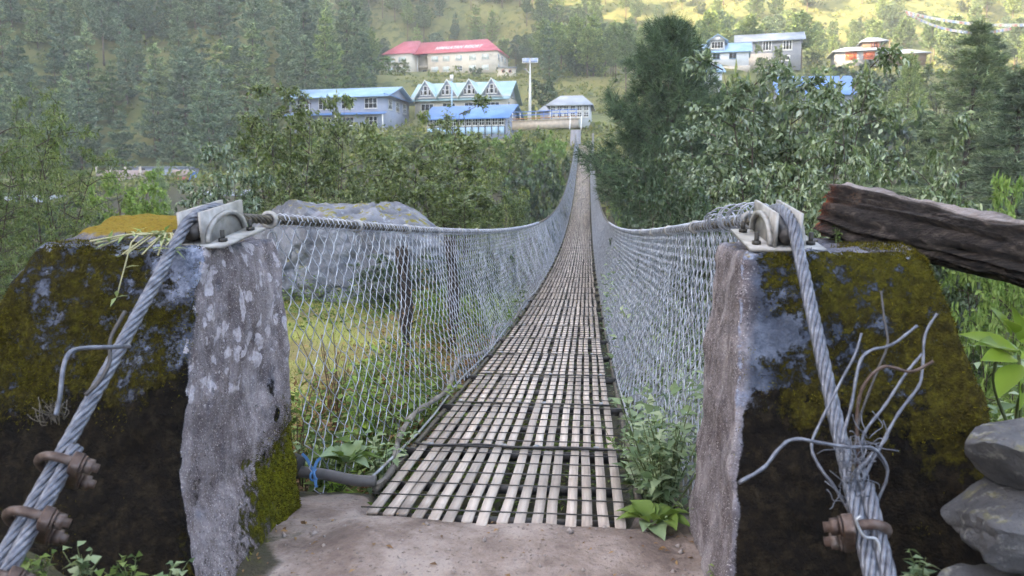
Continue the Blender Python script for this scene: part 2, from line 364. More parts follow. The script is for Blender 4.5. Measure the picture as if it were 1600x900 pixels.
def anchor_block(c8, side, label):
    V, Fc, _ = rounded_box(110, .09); P = hexa(V, c8); N = vnormals(P, Fc)
    P = P+N*((fbm(P*3.1, 4, 11+side)-.5)*.09+(fbm(P*11, 5, 15+side)-.5)*.035-.0*np.exp(-np.abs(fbm(P*4.5, 4, 61+side)-.5)*60)*sstep(.5, .56, fbm(P*2, 2, 66)))[:, None]
    if side < 0: P[:, 0] -= .095*np.sin(math.pi*np.clip(P[:, 2]/1.08, 0, 1))*sstep(3.1, 2.3, P[:, 1])*sstep(-1.4, -.95, P[:, 0])
    N = vnormals(P, Fc); x, y, z = P.T; f = fbm(P*2.6, 4, 40+side); f2 = fbm(P*6, 4, 44+side)
    front = sstep(.25, .6, -N[:, 1]); top = sstep(.45, .75, N[:, 2]); inner = sstep(.35, .7, -side*N[:, 0])
    if side < 0:
        P[:, 2] += top*(.09*sstep(-1.05, -1.3, x)*sstep(2.75, 3.1, y)); z = P[:, 2]
        moss = front*(sstep(.42, .66, z+(f-.5)*.3)*(.24+.40*sstep(-.92, -1.22, x+(f-.5)*.5))*(.85+.5*(f2-.3))+.29*sstep(.5, .3, z))+inner*(sstep(.75, .1, z-(y-2.9)*1.1+(f-.5)*.7)*.44*sstep(2.2, 3.1, y+.7*(f2-.5))+sstep(.5, .05, z)*.3)
        moss = np.maximum(moss, .45*top*sstep(2.9, 2.65, y)); green = inner*sstep(2.5, 3.0, y)*.9
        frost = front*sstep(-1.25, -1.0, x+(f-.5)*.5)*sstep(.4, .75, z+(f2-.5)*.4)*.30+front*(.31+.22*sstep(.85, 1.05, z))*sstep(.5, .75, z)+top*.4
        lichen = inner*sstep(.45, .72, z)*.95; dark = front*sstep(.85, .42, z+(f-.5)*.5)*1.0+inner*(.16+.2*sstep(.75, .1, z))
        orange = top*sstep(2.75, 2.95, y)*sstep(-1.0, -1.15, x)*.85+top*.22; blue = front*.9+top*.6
    else:
        moss = front*(sstep(.35, .62, z+(f-.5)*.4)*(.30*sstep(.86, 1.05, x+(f2-.5)*.3)+.12)+.14*sstep(1.25, 1.5, x)+.14)+top*.5*sstep(1.1, 1.3, x)+sstep(.5, .8, N[:, 0])*.7
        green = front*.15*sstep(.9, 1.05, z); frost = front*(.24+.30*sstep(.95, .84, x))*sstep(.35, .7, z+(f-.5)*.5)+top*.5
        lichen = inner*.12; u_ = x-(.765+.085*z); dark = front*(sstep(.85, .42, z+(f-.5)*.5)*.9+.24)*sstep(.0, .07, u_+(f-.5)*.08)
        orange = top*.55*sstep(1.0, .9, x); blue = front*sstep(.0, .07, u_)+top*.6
        frost = frost+inner*.2
    attrs = dict(moss=moss, green=green, frost=frost, lichen=lichen, dark=dark, orange=orange, blue=blue)
    e = empty('concrete_block', (P[:, 0].mean(), P[:, 1].mean(), 0), 0, label, 'concrete block', 'anchor blocks at the bridge end')
    off = np.array(e.location)
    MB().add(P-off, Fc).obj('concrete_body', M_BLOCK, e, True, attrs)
    rng = np.random.default_rng(5+side); w = np.clip(moss+(f2-.5)*1.2-.36, 0, 1)
    fc = w[Fc].mean(1); k = rng.choice(len(Fc), 15000, p=fc/fc.sum()); u = rng.random((15000, 2))
    a, b, c_, d = (P[Fc[k, i]] for i in range(4))
    q = a*((1-u[:, :1])*(1-u[:, 1:]))+b*(u[:, :1]*(1-u[:, 1:]))+c_*(u[:, :1]*u[:, 1:])+d*((1-u[:, :1])*u[:, 1:])
    mb = MB(); dn = norm(N[Fc[k, 0]]+.8*rdir(rng, 15000)+[0, 0, -.15]); tri_blades(mb, q-off-dn*.002, dn, rdir(rng, 15000), rng.uniform(.006, .016, 15000), .0035)
    tag(mb.obj('moss', M_TUFT, e), kind='stuff'); return e
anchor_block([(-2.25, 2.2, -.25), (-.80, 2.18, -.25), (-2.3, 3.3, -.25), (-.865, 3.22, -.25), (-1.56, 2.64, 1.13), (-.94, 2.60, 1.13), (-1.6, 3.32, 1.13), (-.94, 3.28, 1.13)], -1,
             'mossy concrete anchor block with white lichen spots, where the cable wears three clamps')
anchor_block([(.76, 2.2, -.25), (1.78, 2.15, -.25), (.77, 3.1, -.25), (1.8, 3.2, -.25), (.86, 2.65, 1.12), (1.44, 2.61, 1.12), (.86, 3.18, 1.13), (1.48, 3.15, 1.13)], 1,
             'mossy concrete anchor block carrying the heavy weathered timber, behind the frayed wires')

# ------------------------------------------------------------------ steel
t = NT('galvanised_steel'); nz = t.noise(28, 5); n4 = t.noise(6, 4)
M_STEEL = t.done(t.mix(t.mask(n4, .5, .72), t.ramp(nz, [(.3, '#85878a'), (.7, '#b4b6b8')]), '#7d776e'), t.ramp(nz, [(.3, .38), (.7, .6)]), .55, t.bump(nz, .15, .003))
t = NT('dull_grey_steel'); nz = t.noise(18, 6); M_PLATE = t.done(t.ramp(nz, [(.25, '#77746e'), (.5, '#9b9893'), (.75, '#b3b0ab')]), .6, .35, t.bump(nz, .2, .004))
t = NT('cable_steel'); nz = t.noise(40, 4); M_CABLE = t.done(t.ramp(nz, [(.25, '#45474e'), (.55, '#6c6f77'), (.8, '#8d9096')]), .5, .5, t.bump(nz, .2, .002))
t = NT('weathered_cable'); nz = t.noise(30, 4); M_CABLE2 = t.done(t.ramp(nz, [(.3, '#3a342d'), (.6, '#655e53'), (.8, '#85807a')]), .6, .4)
t = NT('net_wire'); nz = t.noise(9, 4); M_NET = t.done(t.ramp(nz, [(.3, '#777a82'), (.55, '#a4a8b0'), (.75, '#c8ccd4')]), .45, .3)
t = NT('rusty_steel'); nz = t.noise(35, 6); M_RUST = t.done(t.ramp(nz, [(.3, '#372a25'), (.5, '#55443c'), (.7, '#6b615c')]), .55, .45, t.bump(nz, .3, .003))
M_DARK = plain('dark_steel', '#4a4745', .55, .5, .25, 20)
M_BOLT = plain('bolt_steel', '#3f3c37', .6, .4, .3, 60)

def frame_from(ax, xdir):
    z = norm(ax); x = np.asarray(xdir, float); x = norm(x-z*(x@z)); y = np.cross(z, x); return np.stack([x, y, z], 1)

# ------------------------------------------------------------------ saddles on the blocks
def saddle(x, label):
    e = empty('cable_saddle', (x, 2.66, 1.125), 0, label, 'cable saddle', 'cable saddles on the anchor blocks'); tilt = .13
    e.rotation_euler = (tilt, 0, 0); e.scale = (.92, .95, .9)
    L, H = .36, .13; arc = [(L/2+.172*math.cos(a), .012+.098*math.sin(a)) for a in np.linspace(math.pi, 0, 15)]
    for k, s in enumerate((-.036, .036)):
        mb = MB(); th = .012*(1 if s > 0 else -1)
        poly = [(s, 0, 0.006), (s, 0, H), (s, L, H), (s, L, .006)]
        if th < 0: poly = poly[::-1]
        mb.prism(poly, (th, 0, 0)); pl = mb.obj('side_plate', M_PLATE, e)
        rb = MB(); so = s+th*.9; n = len(arc)
        V = []; w = .018*(1 if s > 0 else -1)
        for (yy, zz) in arc:
            cx_, cz_ = L/2, .014; dx, dz = yy-cx_, zz-cz_
            V += [(so, yy, zz), (so+w, yy, zz), (so+w, cx_+dx*.86, cz_+dz*.82), (so, cx_+dx*.86, cz_+dz*.82)]
        Fq = []
        for i in range(n-1):
            for j in range(4): Fq.append([i*4+j, i*4+(j+1) % 4, i*4+4+(j+1) % 4, i*4+4+j])
        Fq += [[3, 2, 1, 0], [4*n-4, 4*n-3, 4*n-2, 4*n-1]]
        rb.add(V, Fq).obj('arch_rib', M_PLATE, pl)
    MB().box((-.13, -.015, -.006), (.13, L+.02, .006)).obj('base_plate', M_PLATE, e)
    yy = np.linspace(.0, L, 14); mb = MB(); mb.tubes(np.stack([yy*0, yy, .045+.03*np.sin(yy/L*math.pi)], 1), .03, 8).obj('cable_bed', M_DARK, e)
    for bx in (-.095, .095):
        for by in (.06, L-.05):
            b = MB(); b.tubes([[bx, by, .004], [bx, by, .052]], .0085, 8).tubes([[bx, by, .007], [bx, by, .02]], .017, 6).obj('bolt', M_BOLT, e)
    return e
saddle(-1.01, 'grey steel cable saddle with bolts on the block with white lichen')
saddle(1.01, 'grey steel cable saddle with bolts beside the weathered timber')

# ------------------------------------------------------------------ bridge
bridge = empty('suspension_bridge', (0, Y0, deck(Y0)), 0, 'long narrow suspension footbridge with slatted deck and wire mesh sides', 'bridge')
BO = np.array(bridge.location)
def rail(y): return deck(y)+1.205-.10*sstep(14, 36, y)
def railx(y): return 1.025-.055*sstep(2.7, 5, y)
def cable_path(side, ys):
    z = np.where(ys < 2.66, 1.205-(.795 if side < 0 else .925)*(2.66-ys)-.015*np.sin(np.clip((2.66-ys)/1.2, 0, 1)*math.pi), 0)
    zs = 1.205+.045*np.sin(np.clip((ys-2.66)/.42, 0, 1)*math.pi)+.02*(ys-2.66)
    z = np.where((ys >= 2.66) & (ys <= 3.08), zs, z)
    k = sstep(3.08, 4.2, ys); z = np.where(ys > 3.08, (1.213-.055*(ys-3.08))*(1-k)+rail(ys)*k, z)
    return np.stack([side*railx(ys), ys, z], -1)
ys = np.concatenate([np.arange(1.0, 9.0, .018)])
for side in (-1, 1):
    cab = MB(); far_y = np.concatenate([np.arange(9, 30, .3), np.arange(30, YEND+1, 1.0)])
    ctr = cable_path(side, ys)
    cab.tubes(cable_path(side, np.concatenate([[8.95], far_y])), .024, 6).tubes(ctr[::4], .012, 5)
    main = cab.obj('handrail_cable', M_CABLE2, bridge, True, loc=-BO)
    s_ = np.concatenate([[0], np.cumsum(np.linalg.norm(np.diff(ctr, axis=0), axis=1))])
    T = norm(np.gradient(ctr, axis=0)); A = norm(np.cross(T, [1., 0, 0])); B = np.cross(T, A)
    for j in range(6):
        th = s_*2*math.pi/.25+j*math.pi/3
        Pj = ctr+.0132*(np.cos(th)[:, None]*A+np.sin(th)[:, None]*B)
        cut = 205*0+int((3.1-1.0)/.018)
        for nm, sl, mt in (('strand', slice(0, cut), M_CABLE), ('strand', slice(cut-1, None), M_CABLE2)):
            MB().tubes(Pj[sl], .0076, 6).obj(nm, mt, main, True)
# deck
t = NT('worn_slat'); oi = t.n('ObjectInfo', 'Random'); gr = t.noise(10, 6, .6, t.coord((6, .35, 6))); ng = t.noise(3, 5)
gi = t.n('NewGeometry', 'Random Per Island')
cc = t.ramp(gr, [(.25, '#8f8177'), (.5, '#b2a396'), (.75, '#cec0b3')]); cc = t.mix(t.mask(ng, .5, .7), cc, '#9f8d7d')
cc = t.mix(t.math('MULTIPLY', t.mask(t.noise(2.2, 7, .7, t.n('NewGeometry', 'Position')), .5, .66), .5), cc, '#7d6f62')
px_ = t.math('ABSOLUTE', t.n('SeparateXYZ', 0, {0: t.n('NewGeometry', 'Position')})); cc = t.mix(t.math('MULTIPLY', t.mask(px_, .34, .12), .28), cc, '#d2c7bc'); cc = t.mix(t.math('MULTIPLY', t.mask(px_, .36, .52), .3), cc, '#6f6458')
cc = t.mix(1.0, cc, t.ramp(t.math('FRACT', t.math('ADD', oi, gi)), [(0, .68), (1, 1.12)]), 'MULTIPLY'); M_SLAT = t.done(cc, .75, normal=t.bump(gr, .3, .004))
rng = np.random.default_rng(3)
HW = .53; NS = 16; SP = 2*HW/NS
slat_me = []
for v in range(4):
    n = 5; yy = np.linspace(.02, PITCHP-.015, n); wv = rng.normal(0, .0012, n); V = []
    for i in range(n):
        for (sx, sz) in ((-.0212, -.006), (.0212, -.006), (.0212, .006), (-.0212, .006)): V.append((sx+wv[i], yy[i], sz+rng.normal(0, .0008)))
    Fq = [[i*4+j, i*4+(j+1) % 4, i*4+4+(j+1) % 4, i*4+4+j] for i in range(n-1) for j in range(4)]+[[3, 2, 1, 0], [n*4-4, n*4-3, n*4-2, n*4-1]]
    slat_me.append((np.array(V), Fq, MB().add(V, Fq).mesh('slat', M_SLAT)))
cw_me = MB().tubes(np.stack([np.linspace(-HW-.02, HW+.02, 5), np.zeros(5), rng.normal(0, .0015, 5)], 1), .0030, 6).mesh('cross_wire', M_DARK, True)
far_slats = MB(); far_wires = MB(); far_bear = MB(); NEAR = 18
bear_me = MB().box((-HW-.12, -.02, -.06), (HW+.12, .02, -.012)).box((-HW, .55, -.045), (HW, .58, -.012)).box((-HW-.01, -.012, .006), (HW+.01, .012, .012)).mesh('deck_panel', M_DARK)
bear0_me = MB().box((-HW, .55, -.045), (HW, .58, -.012)).box((-HW, .12, -.045), (HW, .15, -.012)).mesh('deck_panel', M_DARK)
clip_me = MB().box((-.012, -.02, 0), (.012, .02, .009)).mesh('hook', M_STEEL)
for k in range(NROW):
    ya, yb = Y0+k*PITCHP, Y0+(k+1)*PITCHP; sl = math.atan2(deck(yb)-deck(ya), PITCHP)
    if k < NEAR:
        pan = link('deck_panel', bear_me if k else bear0_me, bridge, np.array([0, ya, deck(ya)])-BO, (sl, 0, 0))
    for j in range(NS):
        x = -HW+SP*(j+.5)+(.007 if j >= NS//2 else -.007)+rng.normal(0, .0035); dz = rng.normal(0, .0015); v = rng.integers(4)
        if k == 0: y_off = rng.uniform(-.03, .02)+.09*max(0, 1-j/6)
        else: y_off = rng.normal(0, .004)
        if k < NEAR: link('slat', slat_me[v][2], pan, (x, y_off, dz), (rng.normal(0, .002), 0, rng.normal(0, .0035)))
        else: V = slat_me[v][0]*[1, math.cos(sl), 1]+[x, ya, dz]; V[:, 2] += deck(V[:, 1]); far_slats.add(V-BO, slat_me[v][1])
    for j in range(6):
        yy = (j+.75)*PITCHP/6.5
        if k < NEAR: link('cross_wire', cw_me, pan, (rng.normal(0, .008), yy, .0115), (0, 0, rng.normal(0, .006)))
        else: far_wires.tubes(np.array([[-HW, ya+yy, deck(ya+yy)+.011], [HW, ya+yy, deck(ya+yy)+.011]])-BO, .0028, 4)
    if k < 9:
        for x in ((-.46, -.09, .07, .45) if k else ()): link('hook', clip_me, pan, (x+rng.normal(0, .02), rng.normal(.02, .01), .009), (0, 0, rng.normal(0, .2)))
    if k >= NEAR: far_bear.box(np.array([-HW-.1, ya-.02, deck(ya)-.06])-BO, np.array([HW+.1, ya+.02, deck(ya)-.012])-BO)
tag(far_slats.obj('far_deck_slats', M_SLAT, bridge), kind='stuff'); tag(far_wires.obj('far_deck_wires', M_DARK, bridge), kind='stuff'); tag(far_bear.obj('deck_bearers', M_DARK, bridge), kind='stuff')
yy = np.concatenate([np.arange(3.5, 30, .5), np.arange(30, YEND+1, 1.5)])
for side in (-1, 1):
    MB().tubes(np.stack([side*(HW+.075)+yy*0, yy, deck(yy)-.05], 1), .018, 6).obj('walkway_cable', M_CABLE2, bridge, True, loc=-BO)
    MB().tubes(np.stack([side*(HW+.10)+.012*np.sin(yy*1.7), yy, deck(yy)-.005+.01*np.sin(yy*2.3)], 1), .008, 5).obj('edge_wire', M_STEEL, bridge, True, loc=-BO)
MB().tubes(spline([(-.56, 4.12, .03), (-.45, 4.10, .028), (-.2, 4.14, .026), (0, 4.11, .026), (.3, 4.13, .026), (.56, 4.1, .028)], 40)+[0, 0, deck(4.12)-.004], .006, 6).obj('binding_wire', M_DARK, bridge, True, loc=-BO)

# wire mesh sides
def net_surface(side, y, t_):
    top = railx(y); zt = rail(y)+np.where(y < 4.2, (1-sstep(3.08, 4.2, y))*(1.213-.055*(y-3.08)-rail(y)), 0)
    bot = .60+.24*(1-sstep(3.3, 6.5, y)); zb = deck(y)-.03-.06*(1-sstep(3.3, 6, y))
    x = top+(bot-top)*t_**1.25; z = zt+(zb-zt)*t_
    return np.stack([side*x, y, z], -1)
def netting(side, seed, y_from, y_to, sub, c=.07, rh=.054, sides=3, r=.0026, push=0.0, loose=.012):
    rng = np.random.default_rng(seed); n = int((y_to-y_from)/c); rows = int(1.24/rh); m = rows*sub+1
    i = np.arange(n)[:, None]; k = np.arange(m)[None]/sub
    ph = (i % 2)
    zig = np.abs(((k+ph) % 2)-1)                          # 1..0..1
    zig = zig*zig*(3-2*zig)
    y = y_from+c*i+c*zig+rng.normal(0, .006, (n, 1))
    tt = k/rows*np.ones((n, 1))-.01
    p = net_surface(side, y, np.clip(tt, 0, 1.1))
    w = fbm(np.stack([y*1.1, tt*3, y*0+seed], -1), 3, seed)-.5; w2 = fbm(np.stack([y*6, tt*7, y*0+seed], -1), 2, seed+7)-.5
    p[..., 0] += side*(w*.10*np.sin(np.clip(tt, 0, 1)*math.pi)+push)+.004*np.sin(k*math.pi+ph*math.pi)
    p[..., 1] += w2*.05+rng.normal(0, loose*.3, p.shape[:2]); p[..., 2] += w2*.05*tt+rng.normal(0, loose*.15, p.shape[:2])
    return p
for side in (-1, 1):
    mb = MB(); q = netting(side, 70+side, 3.36 if side < 0 else 3.25, 26, 2)
    mb.tubes(q, .0029, 4, cap=False); q = netting(side, 80+side, 26, YEND-.2, 1, sides=3); mb.tubes(q, .0034, 3, cap=False)
    if side > 0:
        mb.tubes(netting(side, 91, 3.28, 26, 2, c=.07, push=.03), .0027, 3, cap=False); mb.tubes(netting(side, 92, 26, YEND-.2, 1, push=.03), .0034, 3, cap=False)
        mb.tubes(netting(side, 97, 3.24, 9, 2, c=.06, push=.055, loose=.03), .0026, 3, cap=False)
    # loops round the cable
    yl = np.arange(3.4, 22, .07); th = np.linspace(0, 2*math.pi, 9)
    yl = yl+rng.normal(0, .008, len(yl)); cp = cable_path(side, yl)
    lp = cp[:, None]+np.stack([.031*np.cos(th)[None]*np.ones((len(yl), 1)), np.linspace(-.018, .018, 9)[None]*np.ones((len(yl), 1)), .031*np.sin(th)[None]*np.ones((len(yl), 1))], -1)
    mb.tubes(lp, .0027, 4, cap=False)
    mb.obj('wire_netting', M_NET, bridge, True, loc=-BO)
    for yk in ([3.36, 4.55, 5.8, 7.0, 8.3, 9.6] if side < 0 else [3.3, 4.6, 6.0, 7.4, 8.8]):
        cpk = cable_path(side, np.array([yk]))[0]; th = np.linspace(0, 2*math.pi, 17)
        MB().tubes(cpk+np.stack([.03*np.cos(th), th*0, .03*np.sin(th)], 1), .011, 6, cap=False).obj('cable_ring', M_PLATE, bridge, True, loc=-BO)
        wr = cpk+np.stack([.004*np.sin(th*2)-side*.01, .05*np.cos(th), -.10+.05*np.sin(th)], 1)
        MB().tubes(wr, .003, 5, cap=False).obj('wire_loop', M_STEEL, bridge, True, loc=-BO)
# messy coil of wire where the netting meets the cable by the timber block
mb = MB(); rng = np.random.default_rng(8)
for k in range(16):
    yk = 3.2+k*.06+rng.normal(0, .03); cpk = cable_path(1, np.array([yk]))[0]; th = np.linspace(0, rng.uniform(4, 8), 14); rr = rng.uniform(.03, .065)
    mb.tubes(cpk+np.stack([rr*np.cos(th+k), np.linspace(-.06, .06, 14)+rng.normal(0, .006, 14), .02+rr*np.sin(th+k)], 1), .003, 4)
mb.obj('wire_coil', M_NET, bridge, True, loc=-BO)
# far end posts
for side in (-1, 1):
    ye = YEND+.3; MB().box((side*.95-.1, ye, deck(ye)-1.5), (side*.95+.1, ye+.4, deck(ye)+1.25)).obj('end_post', plain('far_concrete', '#8a8a88', .9), bridge, loc=-BO)

# ------------------------------------------------------------------ cable clamps and frayed ends
def clamp(center, axis_dir, xdir, rad, label, mat_block):
    Fm = frame_from(axis_dir, xdir); e = empty('cable_clamp', center, 0, label, 'cable clamp', 'wire rope clamps on the anchor cables')
    T = lambda p: np.asarray(p, float)@Fm.T
    th = np.linspace(math.pi/2, 3*math.pi/2, 18)
    bow = np.stack([rad*1.05*np.cos(th), rad*np.sin(th), 0*th], 1)
    pts = np.vstack([[[.098, rad, 0]], [[.05, rad, 0]], bow, [[.05, -rad, 0]], [[.098, -rad, 0]]])
    MB().tubes(T(pts), .0125, 9).obj('u_bolt', M_RUST, e, True)
    V, Fc, _ = rounded_box(8, .3); V = hexa(V, [(.028 if not i & 1 else .058, (-1 if not i & 2 else 1)*(rad+.02), (-1 if not i & 4 else 1)*.026) for i in range(8)])
    MB().add(T(V), Fc).obj('clamp_block', mat_block, e, True)
    for s in (-1, 1):
        MB().tubes(T([[.058, s*rad, 0], [.063, s*rad, 0]]), .024, 12).tubes(T([[.063, s*rad, 0], [.084, s*rad, 0]]), .0205, 6).obj('hex_nut', M_RUST if s > 0 else mat_block, e)
    return e
for i, (yk, lab) in enumerate(((1.915, 'topmost of three rusty wire rope clamps, next to the bent wire loop'), (1.79, 'middle one of the three rusty wire rope clamps on one cable'),
                               (1.665, 'lowest of the three rusty wire rope clamps, at the picture corner'))):
    c0 = cable_path(-1, np.array([yk]))[0]+np.array([.012, -.012, -.006]); d0 = norm(cable_path(-1, np.array([yk+.05]))[0]-cable_path(-1, np.array([yk-.05]))[0])
    clamp(c0, d0, (.86, .25, -.42), .046, lab, M_RUST)
c0 = cable_path(1, np.array([1.91]))[0]+np.array([.01, -.012, 0]); d0 = norm(cable_path(1, np.array([1.96]))[0]-cable_path(1, np.array([1.86]))[0])
clamp(c0, d0, (-.8, -.1, -.35), .042, 'single brown wire rope clamp below the spray of frayed wires', M_RUST)

def tail_cable(side, y_a, y_b, offs, label):
    e = empty('cable_tail', cable_path(side, np.array([y_b]))[0], 0, label, 'cable end'); o = np.array(e.location)
    yy = np.arange(y_a, y_b, .014); ctr = cable_path(side, yy)+np.asarray(offs)
    s_ = np.concatenate([[0], np.cumsum(np.linalg.norm(np.diff(ctr, axis=0), axis=1))]); T = norm(np.gradient(ctr, axis=0)); A = norm(np.cross(T, [1., 0, 0])); B = np.cross(T, A)
    for j in range(6):
        th = s_*2*math.pi/.25+j*math.pi/3+.4
        MB().tubes(ctr+.0128*(np.cos(th)[:, None]*A+np.sin(th)[:, None]*B)-o, .0074, 6).obj('strand', M_CABLE, e, True)
    return e, o
ltail, lo = tail_cable(-1, 1.0, 1.97, (.036, -.02, -.008), 'doubled back end of the cable with one wire bent into a loop')
def zpx(pts, sc, ox, oy): return [(ox+a/sc, oy+b/sc) for a, b in pts]
w = zpx([(195, 335), (210, 270), (222, 170), (245, 115), (300, 98), (400, 95), (455, 92)], 2.25, 0, 500)
MB().tubes(spline([atd(a, b, d) for (a, b), d in zip(w, (2.07, 2.08, 2.09, 2.12, 2.17, 2.25, 2.33))], 50)-lo, .0062, 7).obj('bent_wire', M_CABLE, ltail, True)
w = zpx([(300, 265), (350, 215), (385, 150), (388, 70), (420, 5), (440, -30)], 2.25, 0, 500)
MB().tubes(spline([atd(a, b, 2.2+.02*i) for i, (a, b) in enumerate(w)], 40)-lo, .0058, 7).obj('bent_wire', M_DARK, ltail, True)
rng = np.random.default_rng(4); fr = MB()
for k in range(26):
    p = atd(84+rng.normal(0, 9), 655+rng.normal(0, 5), 2.1); d = norm(np.array([rng.normal(-.1, .5), rng.normal(-.3, .3), rng.uniform(.3, 1)]))
    fr.tubes(spline([p, p+d*.02+rng.normal(0, .005, 3), p+d*rng.uniform(.03, .06)+rng.normal(0, .012, 3)], 7)-lo, .0011, 4)
fr.obj('frayed_filaments', M_CABLE2, ltail, True)

rtail, ro = tail_cable(1, 1.0, 2.02, (.034, -.02, -.006), 'frayed cable end splaying into loose curled wires in front of dark concrete')
wires = [([(430, 705), (380, 620), (322, 540), (303, 480), (332, 405), (395, 280), (440, 195), (462, 125)], 2.0, 2.12, .0056, M_CABLE),
         ([(70, 602), (150, 552), (200, 492), (250, 462), (340, 476), (420, 487), (500, 492), (545, 560), (522, 640), (482, 705)], 1.93, 1.99, .0062, M_CABLE),
         ([(432, 705), (405, 560), (400, 470), (430, 350), (455, 222), (490, 180), (560, 160), (640, 100)], 2.0, 2.1, .0062, M_CABLE),
         ([(450, 705), (452, 560), (448, 400), (465, 300), (530, 232), (620, 246), (692, 214)], 2.0, 1.93, .0062, M_RUST),
         ([(455, 700), (470, 560), (466, 455), (540, 350), (600, 258), (655, 190)], 1.98, 2.02, .0056, M_CABLE),
         ([(445, 705), (470, 590), (520, 490), (580, 380), (640, 300), (656, 250), (665, 130), (702, 62)], 1.98, 2.1, .0058, M_CABLE),
         ([(440, 705), (438, 580), (450, 420), (508, 255), (545, 160), (535, 80), (524, -10)], 2.02, 2.15, .0050, M_DARK),
         ([(465, 705), (470, 640), (450, 570), (480, 530), (500, 505)], 1.97, 1.96, .0075, M_CABLE),
         ([(430, 706), (420, 640), (436, 560), (432, 470)], 1.98, 1.99, .0068, M_CABLE2)]
for pts, d0, d1, r, m_ in wires:
    w = zpx(pts, 2.044, 1120, 460); ds = np.linspace(d0, d1, len(w))
    rw = r*np.linspace(.8, .62, 60)*(1+.12*np.sin(np.arange(60)*1.3)); qq = spline([atd(a, b, d) for (a, b), d in zip(w, ds)], 60); qq = qq+.0035*(fbm(qq*45, 3, int(r*1e5))[:, None]-.5)*norm(rng.normal(0, 1, (1, 3)))
    MB().tubes(qq-ro, rw, 7).obj('loose_wire', m_, rtail, True)
fr = MB()
for k in range(46):
    p = atd(1335+rng.normal(0, 16), 740+rng.uniform(-60, 50), 1.97); d = norm(np.array([rng.normal(.1, .8), rng.normal(-.3, .3), rng.normal(0, .7)]))
    q = [p]; 
    for j in range(4): d = norm(d+rng.normal(0, .5, 3)); q.append(q[-1]+d*rng.uniform(.012, .03))
    fr.tubes(spline(q, 12)-ro, .0013, 4)
fr.obj('frayed_filaments', M_CABLE, rtail, True)
w = [(1300, 800), (1318, 790), (1335, 812), (1352, 850), (1345, 822), (1338, 800)]
th = np.linspace(0, 1, 8); MB().tubes(spline([atd(a, b, 1.86) for a, b in [(1345, 806), (1338, 815), (1350, 838), (1368, 842), (1375, 862), (1370, 880)]], 30)-ro, .004, 6).obj('tie_wire', M_STEEL, rtail, True)

# ------------------------------------------------------------------ weathered timber on the block
t = NT('weathered_timber'); gco = t.coord((1.3, 9, 9)); g1 = t.noise(4, 8, .68, gco); g2 = t.noise(13, 6, .7, gco)
cc = t.ramp(g1, [(.28, '#0e0b0a'), (.42, '#1e1815'), (.55, '#382f2a'), (.68, '#60554d'), (.8, '#90847a')])
cc = t.mix(t.math('MULTIPLY', t.mask(t.noise(5, 4), .58, .7), t.mask(g2, .42, .6)), cc, '#5f4636')
cc = t.mix(t.math('MULTIPLY', t.attr('broken'), t.mask(g2, .4, .6)), cc, '#8a4a2c'); cc = t.mix(t.attr('top'), cc, t.ramp(g2, [(.3, '#7d706a'), (.6, '#a79b95')]))
M_TIMBER = t.done(cc, .9, normal=t.bump(t.math('ADD', g1, t.math('MULTIPLY', g2, .5)), 1.0, .03))
a = atd(1302, 326, 2.98); b = atd(1770, 436, 2.42); n, sd = 200, 84
u = np.linspace(0, 1, n)[:, None]; ctr = a+(b-a)*u; dx = norm(b-a); up = norm(np.array([0, 0, 1])-dx*dx[2]); sdv = np.cross(dx, up)
th = np.arange(sd)*2*math.pi/sd; ct, st = np.cos(th), np.sin(th); se = lambda v, p: np.sign(v)*np.abs(v)**p
cs = np.stack([se(ct, .55)*.10, se(st, .55)*.098], 1)
LQ = np.stack([np.repeat(u*np.linalg.norm(b-a), sd, 1), np.repeat(ct[None], n, 0)*.1, np.repeat(st[None], n, 0)*.1], -1)
rr = 1+(fbm(LQ*[2.2, 24, 24], 4, 51)-.5)*.6+(fbm(LQ*[6, 90, 90], 4, 55)-.5)*.6-.22*np.exp(-np.abs(fbm(LQ*[1.6, 40, 40], 3, 57)-.5)*40)-.25*np.exp(-u*14)*(fbm(LQ*[1, 16, 16], 3, 58)-.2)
V = ctr[:, None]+(cs[None, :, 0]*rr)[..., None]*sdv+(cs[None, :, 1]*rr)[..., None]*up
V[:, :, :] += (dx*((fbm(LQ*[0, 40, 40], 3, 59)-.5)*.12)[..., None]*np.exp(-u*25)[..., None])
idx = np.arange(n*sd).reshape(n, sd); nxt = np.roll(idx, -1, 1); mb = MB(); o = a.copy()
mb.add(V.reshape(-1, 3)-o, np.stack([idx[:-1], nxt[:-1], nxt[1:], idx[1:]], -1).reshape(-1, 4))
ends = np.vstack([V[0].mean(0)+dx*.02, V[-1].mean(0)])-o; k0 = mb.n
mb.add(ends, np.zeros((0, 3), int)); mb.f.append((np.stack([nxt[0], idx[0], np.full(sd, k0)], 1), 0)); mb.f.append((np.stack([idx[-1], nxt[-1], np.full(sd, k0+1)], 1), 0))
topa = np.concatenate([np.broadcast_to(sstep(.72, .95, st)[None], (n, sd)).ravel(), [0, 0]])
tim = mb.obj('timber_beam', M_TIMBER, smooth=True, attrs={'top': topa, 'broken': np.concatenate([np.broadcast_to(np.exp(-u*60)*.7, (n, sd)).ravel(), [1, 0]])}, loc=o); tag(tim, 'thick rotting timber beam lying across the top of the concrete block', 'timber')

